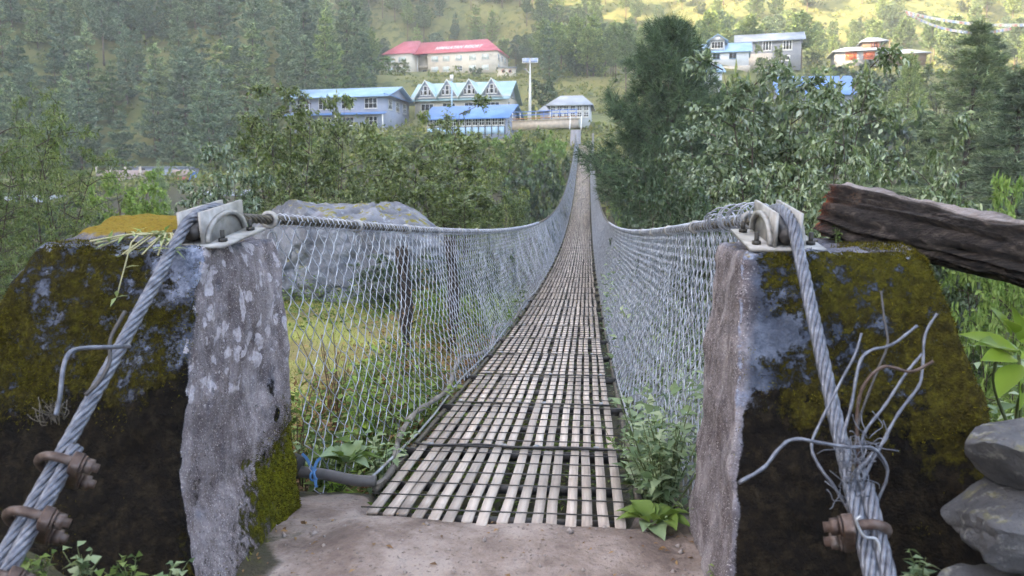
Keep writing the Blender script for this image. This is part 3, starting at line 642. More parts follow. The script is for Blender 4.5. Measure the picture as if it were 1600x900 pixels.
# ------------------------------------------------------------------ stones
def rockmat(name, cols, moss, sc=1.0):
    t = NT(name); a_ = t.noise(1.6*sc, 7, .65); b_ = t.noise(7*sc, 6, .7); fn = t.noise(40*sc, 4, .6)
    c = t.ramp(a_, [(.3, cols[0]), (.48, cols[1]), (.62, cols[2]), (.75, cols[3])]); c = t.mix(t.mask(b_, .54, .7), c, cols[4]); c = t.mix(t.mask(fn, .6, .72), c, cols[0])
    nz = t.n('SeparateXYZ', 2, {0: t.n('NewGeometry', 'Normal')})
    mk = t.math('MULTIPLY', t.mask(nz, .35, .75), t.mask(t.noise(3.4*sc, 5, .7), .52, .6)); c = t.mix(t.math('MULTIPLY', mk, moss), c, t.ramp(b_, [(.3, '#5c5418'), (.7, '#8f8628')]))
    return t.done(c, .95, normal=t.bump(t.math('ADD', b_, t.math('MULTIPLY', fn, .4)), .8, .05/sc), spec=.2)
M_ROCK = rockmat('lichen_rock', ['#55565c', '#6d6f75', '#85878d', '#746a6e', '#9da1a8'], .9)
M_STONE = rockmat('dark_stone', ['#3d3d3f', '#555557', '#686868', '#5e5a56', '#858481'], .25, 3)
def rock(name, lo, hi, seed, amp, mat_, label, cat, n=48, sharp=.5, mould=None, facets=0):
    V, Fc, _ = rounded_box(n, .55); lo = np.asarray(lo, float); hi = np.asarray(hi, float); c = (lo+hi)/2; h = (hi-lo)/2
    P = V*h; sc = 1/np.max(h); N = norm(V)
    ridge = 1-np.abs(fbm(P*sc*1.5, 4, seed)*2-1); cell = np.abs(fbm(P*sc*3.2+9, 3, seed+3)*2-1)
    P = P+N*(((ridge-.75)*sharp-.35*np.exp(-cell*14)*sharp+(fbm(P*sc*4, 4, seed+5)-.5)*.28+(fbm(P*sc*14, 3, seed+9)-.5)*.08)*amp)[:, None]
    if facets:                                            # fractured faces
        rg = np.random.default_rng(seed+77)
        for k in range(facets):
            nv = norm(rg.normal(size=3)*[1, 1, 1.1]); dd = P@nv; hh = np.percentile(dd, 100)*rg.uniform(.62, .86); ex = np.maximum(dd-hh, 0); P = P-nv*(ex*.92)[:, None]
        P = P+norm(V)*((fbm(P*sc*7, 5, seed+13)-.5)*.09*np.max(h)*.5)[:, None]
    if mould is not None: P = mould(P)
    base = np.array([c[0], c[1], lo[2]])
    o = MB().add(P+c-base, Fc).obj(name, mat_, smooth=True, loc=base); return tag(o, label, cat)
p0 = at(395, 440, 17.0); p1 = at(705, 440, 17.0)
def bould(P): P = P.copy(); u = (P[:, 0]+2.6)/5.2; P[:, 2] *= np.interp(u, [0, .18, .36, .52, .66, .8, 1], [.85, 1.0, .98, .88, .96, .80, .35]); return P
rock('boulder', (p0[0]-.35, 16, -1.5), (p1[0]+.1, 19.5, 1.22), 21, .8, M_ROCK, 'huge lichen covered grey boulder behind the wire netting', 'boulder', 130, .5, bould, 9)
p = atd(1600, 708, 2.0); rock('stone', (p[0]-.15, p[1]-.18, p[2]-.09), (p[0]+.35, p[1]+.22, p[2]+.07), 31, .06, M_STONE, 'grey flat stone stacked on top of another stone', 'stone', 60, .3,
                              lambda P: np.stack([P[:, 0], P[:, 1], P[:, 2]+.12*sstep(-.02, .25, P[:, 0])], 1), 12)
p = atd(1608, 815, 1.98); rock('stone', (p[0]-.15, p[1]-.18, p[2]-.10), (p[0]+.35, p[1]+.22, p[2]+.085), 36, .10, M_STONE, 'brownish squared stone underneath the flat grey one', 'stone', 60, .3, None, 12)
p = atd(1640, 960, 1.95); rock('stone', (p[0]-.3, p[1]-.25, p[2]-.45), (p[0]+.35, p[1]+.22, p[2]+.07), 38, .08, M_STONE, 'lowest dark stone carrying the two stacked stones', 'stone', 40, .3, None, 10)
# pebbles and crumbs on the path
rng = np.random.default_rng(12); mb = MB()
oct_V = np.array([[1, 0, 0], [-1, 0, 0], [0, 1, 0], [0, -1, 0], [0, 0, 1], [0, 0, -1]]); oct_F = [[0, 2, 4], [2, 1, 4], [1, 3, 4], [3, 0, 4], [2, 0, 5], [1, 2, 5], [3, 1, 5], [0, 3, 5]]
for k in range(240):
    x, y = rng.uniform(-1.0, 1.0), rng.uniform(1.6, 3.1); s = rng.gamma(2, .003)+.002
    mb.add((oct_V*s*rng.uniform(.6, 1.3, 3)+rng.normal(0, s*.2, (6, 3)))+[x, y, gzs(x, y)+s*.25], oct_F)
tag(mb.obj('gravel', plain('pebble_stone', '#8a7f78', .9, 0, .35, 40), smooth=False), 'small pebbles scattered over the bare path', 'gravel', kind='stuff')

# ------------------------------------------------------------------ hose along the deck edge, pipe with blue rag
t = NT('weathered_hose'); nz = t.noise(12, 6, .7); M_HOSE = t.done(t.ramp(nz, [(.3, '#4c4640'), (.5, '#6d665e'), (.75, '#8b847a')]), .8, normal=t.bump(nz, .5, .006))
pts = [(-.62, 3.55, -.05), (-.60, 3.8, -.03), (-.66, 4.2, .03), (-.69, 4.7, .05), (-.66, 5.2, .04), (-.65, 5.7, .03), (-.70, 6.3, .07), (-.74, 6.9, .08), (-.67, 7.5, .02), (-.63, 8.2, 0), (-.68, 8.9, .05), (-.72, 9.6, .06), (-.64, 10.4, 0), (-.62, 11.6, .02), (-.66, 12.6, .02), (-.61, 14, 0)]
pts = spline([(x, y, deck(y)+z) for x, y, z in pts], 160); o = pts[0].copy()
pr = .017+.003*np.sin(np.arange(160)*.9)
tag(MB().tubes(pts-o, pr, 10).obj('hose', M_HOSE, smooth=True, loc=o), 'weathered grey hose snaking along the edge of the deck', 'hose')
pl = empty('drain_pipe', (-.98, 3.42, .05), 0, 'short dark pipe with black socket between the mossy block and the deck', 'pipe')
MB().tubes(spline([(0, 0, 0), (.15, .0, -.01), (.3, -.01, -.03), (.4, -.0, -.035)], 20), .026, 12).obj('pipe', plain('dark_pipe', '#4a4644', .5, 0, .3, 15), pl, True)
MB().tubes([[-.05, 0, .03], [.02, .0, .02], [.05, 0, .01]], [.06, .062, .05], 14).obj('socket', plain('black_rubber', '#141312', .7), pl, True)
M_RAG = plain('blue_rag', '#4d7fae', .8, 0, .3, 30)
rg = empty('blue_rag', (-.86, 3.40, .06), 0, 'strip of torn blue cloth tied round the dark pipe', 'rag')
th = np.linspace(0, 2*math.pi*1.6, 30); MB().tubes(np.stack([.008*np.sin(th*1.3)+th*.004-.02, .031*np.cos(th), -.025+.031*np.sin(th)], 1), .007, 5).obj('knot', M_RAG, rg, True)
mb = MB()
for d in ((-.07, -.01, .11), (.05, -.02, .09), (.02, -.03, -.09)):
    q = spline([(0, -.02, 0), np.array(d)*.5+[0, -.01, .02], d], 10); wd = np.cross(np.gradient(q, axis=0), [0, 1, 0]); wd = norm(wd)*.009
    V = np.vstack([q+wd, q-wd, q-wd+[0, .002, 0], q+wd+[0, .002, 0]]); i = np.arange(9)
    mb.add(V, np.vstack([np.stack([i, i+1, i+11, i+10], 1), np.stack([i+20, i+21, i+31, i+30], 1)]))
mb.obj('cloth_tail', M_RAG, rg); rg.scale = (.75, .75, .75)

# ------------------------------------------------------------------ near plants
M_WEED = leafmat('weed_leaf', ['#34491f', '#4c642c', '#677d3c', '#85955a'], .6, .25, .25)
M_WEED2 = leafmat('pale_weed_leaf', ['#4f6548', '#6f865e', '#8ea079', '#9ca785'], .5, .3)
M_LIME = leafmat('fresh_leaf', ['#5d7f24', '#759530', '#8aa442', '#678a2e'], .4, .4)
M_DRY = leafmat('dry_leaf', ['#5a3f28', '#7a5a38', '#94734a', '#6b4a30'], .7, .2)
M_RED = leafmat('rust_red_leaf', ['#8a3f22', '#b0562c', '#c4713c', '#9a4a30'], .6, .35)
M_STEM = plain('plant_stem', '#4f5a30', .7, 0, .3, 30); M_BROWNSTEM = plain('dry_stem', '#5a4636', .8, 0, .3, 30)
M_GRASS = leafmat('grass_blade', ['#5b6a26', '#73802f', '#8b8a3c', '#9a8f4c'], .6, .3)
def weed(x, y, h, n_st, ll, lw, mat_, seed, label, cat='plant', spread=.35, per=9, stem=M_STEM, droop=.25, group=None, z=None, tips=.0, leafparts=False):
    rng = np.random.default_rng(seed); z0 = gzs(x, y)-.02 if z is None else z
    e = empty('weed_plant' if cat == 'plant' else cat.replace(' ', '_'), (x, y, z0), 0, label, cat, group); sm = MB(); lm = MB(); LP, LD, LL = [], [], []
    for k in range(n_st):
        a_ = rng.uniform(0, 2*math.pi); lean = rng.uniform(.05, spread); hh = h*rng.uniform(.55, 1)
        top = np.array([math.cos(a_)*lean*hh*1.3, math.sin(a_)*lean*hh*1.3, hh]); bs = np.array([math.cos(a_), math.sin(a_), 0])*.03*rng.random()
        q = spline([bs, top*.5+rng.normal(0, .03*hh, 3), top], 8); sm.tubes(q, np.linspace(.004, .0015, 8)*(.6+h), 4)
        for j in range(per):
            u = rng.uniform(.2, 1); p = q[min(7, int(u*7.99))]; az = rng.uniform(0, 2*math.pi)
            LP.append(p); LD.append([math.cos(az), math.sin(az), rng.uniform(-.2, .7)]); LL.append(ll*rng.uniform(.5, 1.1)*(1.1-.4*u))
    LP = np.array(LP); LD = np.array(LD); LL = np.array(LL)
    sm.obj('stem', stem, e, True)
    if leafparts:
        for i in range(len(LP)):
            m1 = MB(); leaf_mesh(m1, LP[i:i+1], LD[i:i+1], np.array([[0, 0, 1.]])+rng.normal(0, .3, (1, 3)), LL[i:i+1], LL[i:i+1]*lw, .2, droop=droop); m1.obj('leaf', mat_, e)
    else:
        leaf_mesh(lm, LP, LD, np.array([0, 0, 1.])+rng.normal(0, .35, (len(LP), 3)), LL, LL*lw, .22, droop=droop); lm.obj('foliage', mat_, e)
    return e
# big fresh leaves beyond the right edge of the timber block
def big_plant():
    e = empty('leafy_shrub', at(1590, 700, 2.9), 0, 'shrub with large bright green pointed leaves next to the stacked stones', 'shrub'); o = np.array(e.location)
    rng = np.random.default_rng(2); hub = [atd(1592, 555, 2.75), atd(1575, 520, 2.8), atd(1600, 600, 2.7)]
    for k, h_ in enumerate(hub): MB().tubes(spline([o, (o+h_)/2+rng.normal(0, .02, 3), h_], 10)-o, .006, 6).obj('stem', M_STEM, e, True)
    L = [((1590, 550), (1505, 515)), ((1585, 560), (1540, 555)), ((1580, 525), (1555, 478)), ((1590, 530), (1590, 470)), ((1595, 535), (1625, 490)), ((1595, 560), (1640, 540)),
         ((1592, 570), (1560, 612)), ((1595, 600), (1640, 620)), ((1590, 545), (1530, 530)), ((1600, 520), (1640, 460)), ((1598, 580), (1600, 640)), ((1585, 520), (1570, 490))]
    for i, (a_, b_) in enumerate(L):
        p = atd(*a_, 2.75+rng.normal(0, .03)); q = atd(*b_, 2.68+rng.normal(0, .06)); d = q-p; l = np.linalg.norm(d); m1 = MB()
        n = 7; u = np.linspace(0, 1, n); up_ = norm(np.array([rng.normal(0, .3), -.5, .9])); s_ = norm(np.cross(d, up_)); nn = norm(np.cross(s_, d)); wd = l*.2*np.sin(np.clip(u, .02, 1)**.8*math.pi)+.001
        mid = p+d*u[:, None]-nn*(u**2*l*.12)[:, None]; V = np.vstack([mid, mid+s_*wd[:, None]+nn*(wd*.35)[:, None], mid-s_*wd[:, None]+nn*(wd*.35)[:, None]])-o
        k = np.arange(n-1); m1.add(V, np.vstack([np.stack([k, k+n, k+n+1, k+1], 1), np.stack([k+2*n, k, k+1, k+2*n+1], 1)])).obj('leaf', M_LIME, e, True)
    return e
big_plant()
# broad leaved weeds either side of the deck end
def broad_leaf(p, d, l, w_, up_, mat_, e, o, n=8):
    u = np.linspace(0, 1, n); s_ = norm(np.cross(d, up_)); nn = norm(np.cross(s_, d)); wd = l*w_*np.sin(np.clip(u, .02, 1)**.75*math.pi)+.001; wav = .12*np.sin(u*14)*wd
    mid = p+norm(d)*l*u[:, None]-nn*(u**2*l*.3)[:, None]+nn*(u*(1-u)*l*.35)[:, None]
    V = np.vstack([mid, mid+s_*wd[:, None]+nn*(wd*.45+wav)[:, None], mid-s_*wd[:, None]+nn*(wd*.45-wav)[:, None], mid+s_*wd[:, None]*.55+nn*(wd*.14)[:, None], mid-s_*wd[:, None]*.55+nn*(wd*.14)[:, None]])-o
    k = np.arange(n-1); Q = lambda a_, b_: np.stack([k+a_*n, k+b_*n, k+b_*n+1, k+a_*n+1], 1)
    MB().add(V, np.vstack([Q(0, 3), Q(3, 1), Q(4, 0), Q(2, 4)])).obj('leaf', mat_, e, True)
e = empty('broad_leaf_weed', (.64, 3.08, .0), 0, 'low weed with broad cupped leaves at the corner of the deck', 'plant'); o = np.array(e.location); rng = np.random.default_rng(21)
for k in range(11):
    a_ = k*2.4; d = np.array([math.cos(a_), math.sin(a_), rng.uniform(.15, .8)]); broad_leaf(o+d*.02, d, rng.uniform(.09, .155), .36, np.array([0, 0, 1.])+rng.normal(0, .2, 3), (M_WEED, M_WEED, M_WEED2, M_WEED, M_WEED)[k % 5], e, o, 14)
e = empty('broad_leaf_weed', (-.78, 3.62, .02), 0, 'broad leaved weed between the dark pipe and the hose', 'plant'); o = np.array(e.location)
for k in range(10):
    a_ = k*2.4+1; d = np.array([math.cos(a_), math.sin(a_), rng.uniform(.2, .9)]); broad_leaf(o+d*.02, d, rng.uniform(.1, .17), .34, np.array([0, 0, 1.])+rng.normal(0, .2, 3), M_WEED if k % 2 else M_WEED2, e, o)
weed(.70, 3.30, .50, 26, .085, .5, M_WEED2, 22, 'pale feathery weed against the timber block beside the deck', per=18, spread=.5)
weed(.66, 3.70, .45, 24, .085, .5, M_WEED2, 23, 'pale green weed pushing through the netting beside the deck edge', per=16, spread=.5)
weed(.72, 4.2, .5, 22, .09, .45, M_WEED, 24, 'dark green weed at the foot of the netting, second from the corner', per=14, spread=.5)
weed(.84, 2.98, .16, 26, .07, .22, M_LIME, 25, 'bright green grass tuft at the foot of the timber block', 'grass tuft', per=3, spread=.8)
weed(.80, 2.55, .09, 18, .05, .25, M_LIME, 35, 'small green sprig at the lower corner of the timber block', 'grass tuft', per=3, spread=.8)
weed(-.80, 3.52, .12, 26, .07, .2, M_LIME, 26, 'bright grass tuft under the dark pipe', 'grass tuft', per=3, spread=.8)
weed(-.92, 3.75, .36, 12, .12, .55, M_WEED, 27, 'broad leaved weed growing behind the dark pipe', per=7, spread=.45)
weed(-.70, 3.95, .42, 14, .08, .5, M_WEED2, 28, 'greyish weed leaning over the hose', per=14, spread=.5)
weed(-.86, 4.4, .60, 16, .10, .5, M_WEED, 29, 'tall weed tangled in the bottom of the netting', per=12, spread=.4)
weed(-1.05, 4.9, .85, 14, .12, .5, M_LIME, 30, 'bright lime green leafy plant behind the netting', per=10, spread=.4)
weed(-.98, 4.0, .5, 16, .07, .5, M_WEED2, 51, 'pale weed tangled in the netting next to the mossy block', per=12, spread=.4)
weed(-.9, 5.1, .6, 18, .07, .45, M_DRY, 52, 'brown dying weed caught in the netting by the hose', per=12, spread=.35, stem=M_BROWNSTEM)
weed(-1.1, 7.2, .9, 18, .08, .5, M_WEED, 53, 'green weed climbing the netting further along the hose', per=14, spread=.35)
weed(-1.2, 4.1, .75, 12, .06, .4, M_DRY, 31, 'dry brown weed behind the netting next to the mossy block', per=9, spread=.25, stem=M_BROWNSTEM)
weed(-1.4, 5.3, 1.0, 12, .06, .4, M_DRY, 32, 'tall dry brown stalks standing behind the netting', per=8, spread=.2, stem=M_BROWNSTEM)
weed(-.98, 6.1, .7, 16, .08, .5, M_WEED, 33, 'green weed by the bend of the hose', per=14, spread=.4)
weed(-1.02, 2.9, .07, 3, .05, .3, M_LIME, 34, 'few green blades sprouting from the inner side of the mossy block', 'grass tuft', per=4, spread=1.2, z=.30)
# clover below the clamps, sprig in front of the dark block
for i, (px_, py_) in enumerate(((60, 880), (130, 872), (205, 885), (255, 895), (30, 862))):
    p = atd(px_, py_, 2.12); weed(p[0], p[1], .09, 9, .045, .8, M_WEED2 if i % 2 else M_WEED, 60+i, ('leftmost', 'second from left', 'middle', 'rightmost', 'highest')[i]+' clump of round leaved clover below the clamps', 'clover', per=4, spread=.9, z=p[2]-.07, group='clover at the foot of the mossy block')
p = atd(1438, 890, 2.05); weed(p[0], p[1], .11, 4, .05, .55, M_WEED2, 68, 'small upright green sprig in front of the dark block, below the frayed wires', per=8, spread=.25, z=p[2]-.05)
# wilted stalks on top of the mossy block
e = empty('wilted_weed', (-1.16, 2.74, 1.13), 0, 'pulled up wilted green weed lying on top of the mossy block', 'weed'); o = np.array(e.location); rng = np.random.default_rng(6); sm = MB(); LP = []; LD = []
for k in range(12):
    a_ = rng.uniform(-.6, math.pi+.6); q = spline([(0, 0, .03), (math.cos(a_)*.07, -.1*rng.random(), .035), (math.cos(a_)*.14, -.12-.1*rng.random(), .02-.05*rng.random())], 8)
    if k == 0: q = spline([(0, 0, .03), (-.02, -.14, .03), (-.03, -.19, -.06), (-.05, -.22, -.17)], 8)
    sm.tubes(q, .003, 4)
    for j in range(5): LP.append(q[rng.integers(2, 8)]); LD.append(rng.normal(0, 1, 3)*[1, 1, .4])
sm.obj('stalk', plain('pale_stalk', '#a6a07a', .7), e, True); lm = MB(); leaf_mesh(lm, np.array(LP), np.array(LD), np.tile([0, 0, 1.], (len(LP), 1)), .06, .014, .2); lm.obj('foliage', leafmat('wilted_leaf', ['#6f8a4a', '#8ea868', '#b0b58a', '#7d9450'], .5, .35), e)
# red dry plant beside the timber
p = atd(1283, 365, 3.0); weed(p[0], p[1], .17, 6, .035, .4, M_RED, 44, 'rust red dried plant sticking up beside the end of the timber', per=9, spread=.25, z=p[2]-.01, stem=M_RED)
p = atd(1308, 375, 2.88); weed(p[0], p[1], .06, 5, .025, .6, M_WEED, 46, 'tiny green sprout under the end of the timber', per=5, spread=.4, z=p[2]-.01)
# undergrowth: leaves nobody could count
def scatter_leaves(name, n, xr, yr, hfun, mat_, seed, L=(.05, .1), wr=.45, label=None, flat=.5):
    rng = np.random.default_rng(seed); x = rng.uniform(*xr, n); y = rng.uniform(*yr, n); g = fbm(np.stack([x*1.1, y*1.1, x*0], -1), 3, seed)
    keep = g > .42; x, y, g = x[keep], y[keep], g[keep]; h = hfun(x, y)*(g-.36)*3.2*rng.random(len(x))**.7; P = np.stack([x, y, gz(x, y)+h], -1)
    mb = MB(); d = rdir(rng, len(x)); d[:, 2] = d[:, 2]*flat+.15; leaf_mesh(mb, P, d, np.array([0, 0, 1.])+rng.normal(0, .4, (len(x), 3)), rng.uniform(*L, len(x)), rng.uniform(*L, len(x))*wr, .2)
    return tag(mb.obj(name, mat_), label, 'undergrowth', kind='stuff')
scatter_leaves('undergrowth', 6000, (-2.2, -.62), (3.6, 11), lambda x, y: .4+.06*np.clip(y-4, 0, 5), M_DRY, 70, (.03, .07), .35, 'dry brown leaves among the weeds behind the netting')
scatter_leaves('undergrowth', 14000, (-2.0, -.62), (3.5, 14), lambda x, y: .36+.06*np.clip(y-4, 0, 5), M_WEED, 71, label='low green undergrowth below the netting along the hose')
scatter_leaves('undergrowth', 14000, (.6, 3.4), (3.3, 16), lambda x, y: .45+.12*np.clip(y-4, 0, 6)+.25*np.clip(x-1, 0, 1.5), M_WEED2, 72, label='pale tangled undergrowth behind the netting beside the timber block')
scatter_leaves('undergrowth', 5000, (-.55, .55), (3.1, 14), lambda x, y: .1+y*0, M_WEED, 73, (.03, .06), label='low plants growing below the slatted deck')
scatter_leaves('undergrowth', 26000, (1.2, 14), (3.4, 26), lambda x, y: .5+.05*y, M_WEED, 74, (.08, .16), label='dense green undergrowth on the slope beyond the timber block')
scatter_leaves('undergrowth', 12000, (-9, -1.4), (12, 24), lambda x, y: .25+.06*np.clip(y-12, 0, 10), M_WEED, 75, (.07, .13), label='green undergrowth around the foot of the boulder')
rng = np.random.default_rng(77); n = 30000; x = rng.uniform(-10, -1.1, n); y = 4.5+rng.random(n)**1.5*14; d = np.stack([rng.normal(0, .5, n), rng.normal(0, .5, n), np.ones(n)], 1)
mb = MB(); tri_blades(mb, np.stack([x, y, gz(x, y)-.005], -1), d, rdir(rng, n), rng.uniform(.04, .13, n), .008); tag(mb.obj('meadow_grass', M_GRASS), 'short yellowing meadow grass behind the netting', 'grass', kind='stuff')
n = 2600; x = rng.uniform(-1.05, 1.05, n); y = rng.uniform(2.0, 3.1, n); k = (np.abs(x+.02) > .74+.14*fbm(np.stack([x*3, y*3, x*0], -1), 2, 4)); x, y = x[k], y[k]; n = len(x)
d = np.stack([rng.normal(0, .8, n), rng.normal(0, .8, n), np.ones(n)], 1); mb = MB(); tri_blades(mb, np.stack([x, y, gz(x, y)-.004], -1), d, rdir(rng, n), rng.uniform(.012, .045, n), .005)
tag(mb.obj('verge_grass', leafmat('moss_green_blade', ['#4a4d18', '#656a20', '#7f8a2e', '#8a7a40'], .7, .2)), 'thin grass and moss along the foot of both blocks', 'grass', kind='stuff')

rng = np.random.default_rng(90); n = 260; x = rng.uniform(-1.0, 1.0, n); x = np.where(rng.random(n) < .6, np.sign(x)*(.95-.35*rng.random(n)**2), x); y = rng.uniform(1.9, 3.0, n); d = rdir(rng, n); d[:, 2] *= .15
mb = MB(); leaf_mesh(mb, np.stack([x, y, gz(x, y)+.006], -1), d, np.array([0, 0, 1.])+rng.normal(0, .3, (n, 3)), rng.uniform(.012, .04, n), rng.uniform(.006, .018, n), .2)
tag(mb.obj('leaf_litter', M_DRY), 'dry leaf crumbs scattered on the path', 'leaf litter', kind='stuff')

# ------------------------------------------------------------------ trees
M_BARK = plain('bark_grey_brown', '#4a3f36', .9, 0, .35, 8, .4); M_BARK_FAR = plain('bark_pine', '#6a5a4c', .9, 0, .3, 3)
def arr_norm(v): return v/(np.linalg.norm(v)+1e-9)
def broadleaf(seed, h, w, nst, nbr, ntw, nlf, LL, LW, hang=.2, low=.12, bend=.18):
    rng = np.random.default_rng(seed); wood = MB(); LP, LD = [], []
    for s in range(nst):
        az = 2*math.pi*(s+rng.uniform(-.3, .3))/nst; lean = rng.uniform(.1, .34) if nst > 1 else .06
        hh = h*rng.uniform(.72, 1.0); top = np.array([math.cos(az)*lean*w, math.sin(az)*lean*w, hh])
        q = spline([(math.cos(az)*.03*w, math.sin(az)*.03*w, -.3), top*[.35, .35, .3]+rng.normal(0, bend*.3, 3), top*[.7, .7, .65]+rng.normal(0, bend*.5, 3), top], 12)
        wood.tubes(q, np.linspace(.018*h/ (1+.25*nst), .004, 12), 6)
        for b in range(nbr):
            u = low+(.97-low)*(b+rng.random())/nbr; p = q[min(11, int(u*11.99))]; a2 = rng.uniform(0, 2*math.pi); L = w*.5*(1.05-.75*u)*rng.uniform(.6, 1.15)
            if u < .3: L *= .8
            d = np.array([math.cos(a2), math.sin(a2), rng.uniform(.15, .9)])+[math.cos(az)*.5, math.sin(az)*.5, 0]; d = arr_norm(d)
            br = spline([p, p+d*L*.5+rng.normal(0, .05*L, 3), p+d*L+[0, 0, -hang*L*.5]], 7); wood.tubes(br, np.linspace(.006*h*.35+.003, .002, 7), 4, cap=False)
            for t_ in range(ntw):
                pt = br[rng.integers(1, 7)]; d2 = arr_norm(d*.5+rng.normal(0, .7, 3)+[0, 0, .25]); l2 = L*rng.uniform(.18, .42)+.1*h*.15
                tw = spline([pt, pt+d2*l2*.5, pt+d2*l2+[0, 0, -hang*l2]], 4); wood.tubes(tw, [.003, .0025, .002, .0015], 3, cap=False)
                n = rng.integers(int(nlf*.6), int(nlf*1.4)); v = rng.random(n)**.7; base = pt+(d2*l2)[None]*v[:, None]; base[:, 2] -= hang*l2*v**2
                LP.append(base+rng.normal(0, .03*h*.2, (n, 3))); LD.append(norm(d2*.4+rng.normal(0, .6, (n, 3))+[0, 0, -hang*1.6]))
    LP = np.vstack(LP); LD = np.vstack(LD); n = len(LP); cr = MB(); L = LL*rng.uniform(.6, 1.15, n)
    leaf_mesh(cr, LP, LD, np.array([0, 0, 1.])+rng.normal(0, .55, (n, 3)), L, L*LW, .2); return wood, cr
def conifer(seed, h, r, whorls, nb, tpb, per, nl, nw, bare=.12, up=.25, shape=.9, sag=.1, rag=.25, flat=0):
    rng = np.random.default_rng(seed); wood = MB(); lean = rng.normal(0, .015*h, 2)
    zz = np.linspace(-.4, h, 9); wood.tubes(np.stack([lean[0]*(zz/h)**2, lean[1]*(zz/h)**2, zz], 1), np.linspace(.016*h, .002*h, 9), 6)
    TP, TD = [], []
    for k in range(whorls):
        t_ = bare+(1-bare)*(k+rng.uniform(-.2, .2))/whorls; t_ = min(max(t_, bare), .985); z = t_*h
        prof = ((1-t_)/(1-bare))**shape*(.55+.45*min(1, (t_-bare+.08)/.2)); n = max(3, int(nb*rng.uniform(.7, 1.2))); a0 = rng.uniform(0, 6.28)
        for b in range(n):
            az = a0+b*2*math.pi/n+rng.normal(0, .25); L = (r*prof+.05*r)*rng.uniform(1-rag*1.4, 1+rag); o = np.array([math.cos(az), math.sin(az), 0]); s_ = np.array([-o[1], o[0], 0])
            q = np.array([lean[0]*t_**2, lean[1]*t_**2, z])+o*(np.linspace(0, 1, 5)*L)[:, None]+np.array([0, 0, 1.])*(up*L*np.linspace(0, 1, 5)**1.6-sag*L*np.sin(np.linspace(0, 1, 5)*math.pi))[:, None]
            wood.tubes(q, np.linspace(.0035*h*.6, .0008*h, 5), 3, cap=False)
            m = max(2, int(tpb*(.35+.65*L/r))); u = 1-rng.random(m)**1.3*.85; side = rng.normal(0, .33, m)*(1.12-u)*L
            pos = np.stack([np.interp(u*4, range(5), q[:, i]) for i in range(3)], 1)+s_*side[:, None]+np.array([0, 0, 1.])*rng.normal(0, .025*r, (m, 1))
            TP.append(pos); TD.append(norm(o*.8+s_*(side/L*1.6)[:, None]+np.array([0, 0, .3])))
    for j in range(5): TP.append(np.array([[lean[0], lean[1], h*(.93+.018*j)]])); TD.append(np.array([[0, 0, 1.]]))
    TP = np.vstack(TP); TD = np.vstack(TD); n = len(TP)
    P = np.repeat(TP, per, 0); D = norm(np.repeat(TD, per, 0)*.7+rng.normal(0, .55, (n*per, 3))); P = P+rng.normal(0, nl*.1, P.shape)
    if flat: D[:, 2] *= .45
    cr = MB(); tri_blades(cr, P, D, np.array([0, 0, flat*1.0])+rdir(rng, n*per)*(1-.55*min(flat, 1)), nl*rng.uniform(.6, 1.15, n*per), nw); return wood, cr
def place_tree(name, wm, cm, px, y, top_py, meshes_h, label, cat, wscale=None, rz=None, group=None, width_px=None, mesh_w=None, tilt=0):
    x = at(px, 300, y)[0]; z0 = gzs(x, y)-.1; zt = at(px, top_py, y)[2]; s = (zt-z0)/meshes_h
    sx = s if width_px is None else (width_px*y/FPX)/mesh_w
    e = empty(name, (x, y, z0), rz if rz is not None else 0, label, cat, group); e.scale = (sx, sx, s)
    link('trunk', wm, e); link('crown', cm, e); return e
L_A = leafmat('leaf_olive', ['#344420', '#4d602c', '#69793c', '#89944f', '#949d76'], .28, .35, .8, .25)
L_B = leafmat('leaf_bluegreen', ['#34442e', '#526648', '#6c7f5e', '#93a384', '#60744a'], .22, .3, 1.0, .2)
L_C = leafmat('leaf_willow', ['#384a26', '#506630', '#6a7c40', '#86935a', '#5a6c48'], .36, .35, .6)
L_D = leafmat('leaf_dark', ['#1e2f1c', '#2b4027', '#3a5232', '#4b6340', '#5d6e50'], .38, .25, .6)
L_E = leafmat('leaf_lightgreen', ['#5b7a3a', '#718f48', '#8aa25a', '#7e954c'], .5, .35, .3)
N_DARK = leafmat('needle_dark', ['#253626', '#364b34', '#4a6043', '#617657'], .6, .1, .25)
N_BLUE = leafmat('needle_blue', ['#4a5e44', '#64785a', '#7e906f', '#a0ae8e'], .65, .1, .2, .38)
N_GREEN = leafmat('needle_green', ['#4e6340', '#6a7f54', '#80935f', '#9fae78'], .65, .1, .2, .38)
def bl(key, mat_, *a, **k):
    w_, c_ = broadleaf(*a, **k); V = np.vstack(c_.v); return dict(w=w_.mesh(key+'_trunk', M_BARK, True), c=c_.mesh(key+'_crown', mat_), h=float(np.percentile(V[:, 2], 99.8)), wd=float(np.percentile(np.abs(V[:, :2]), 96)*2))
T1 = bl('bushy', L_A, 101, 6, 4.2, 5, 13, 9, 24, .135, .48); T2 = bl('bushy_broad', L_A, 102, 6, 5.0, 6, 12, 9, 23, .14, .5)
T3 = bl('glossy', L_B, 103, 6, 4.5, 5, 13, 9, 24, .145, .5, hang=.35); T4 = bl('drooping', L_B, 104, 6, 5, 5, 12, 9, 22, .17, .38, hang=.6)
T5 = bl('willow', L_C, 105, 5, 4, 8, 14, 7, 18, .12, .28, hang=.25, bend=.4); T6 = bl('dark_bush', L_D, 106, 4, 4.4, 7, 11, 8, 20, .13, .5, low=.05)
T7 = bl('light_bush', L_E, 107, 3, 2.6, 7, 9, 7, 18, .12, .42, low=.05)
T8 = bl('bluish_bush', L_B, 108, 4, 2.8, 6, 10, 7, 18, .16, .42, low=.08, hang=.4)
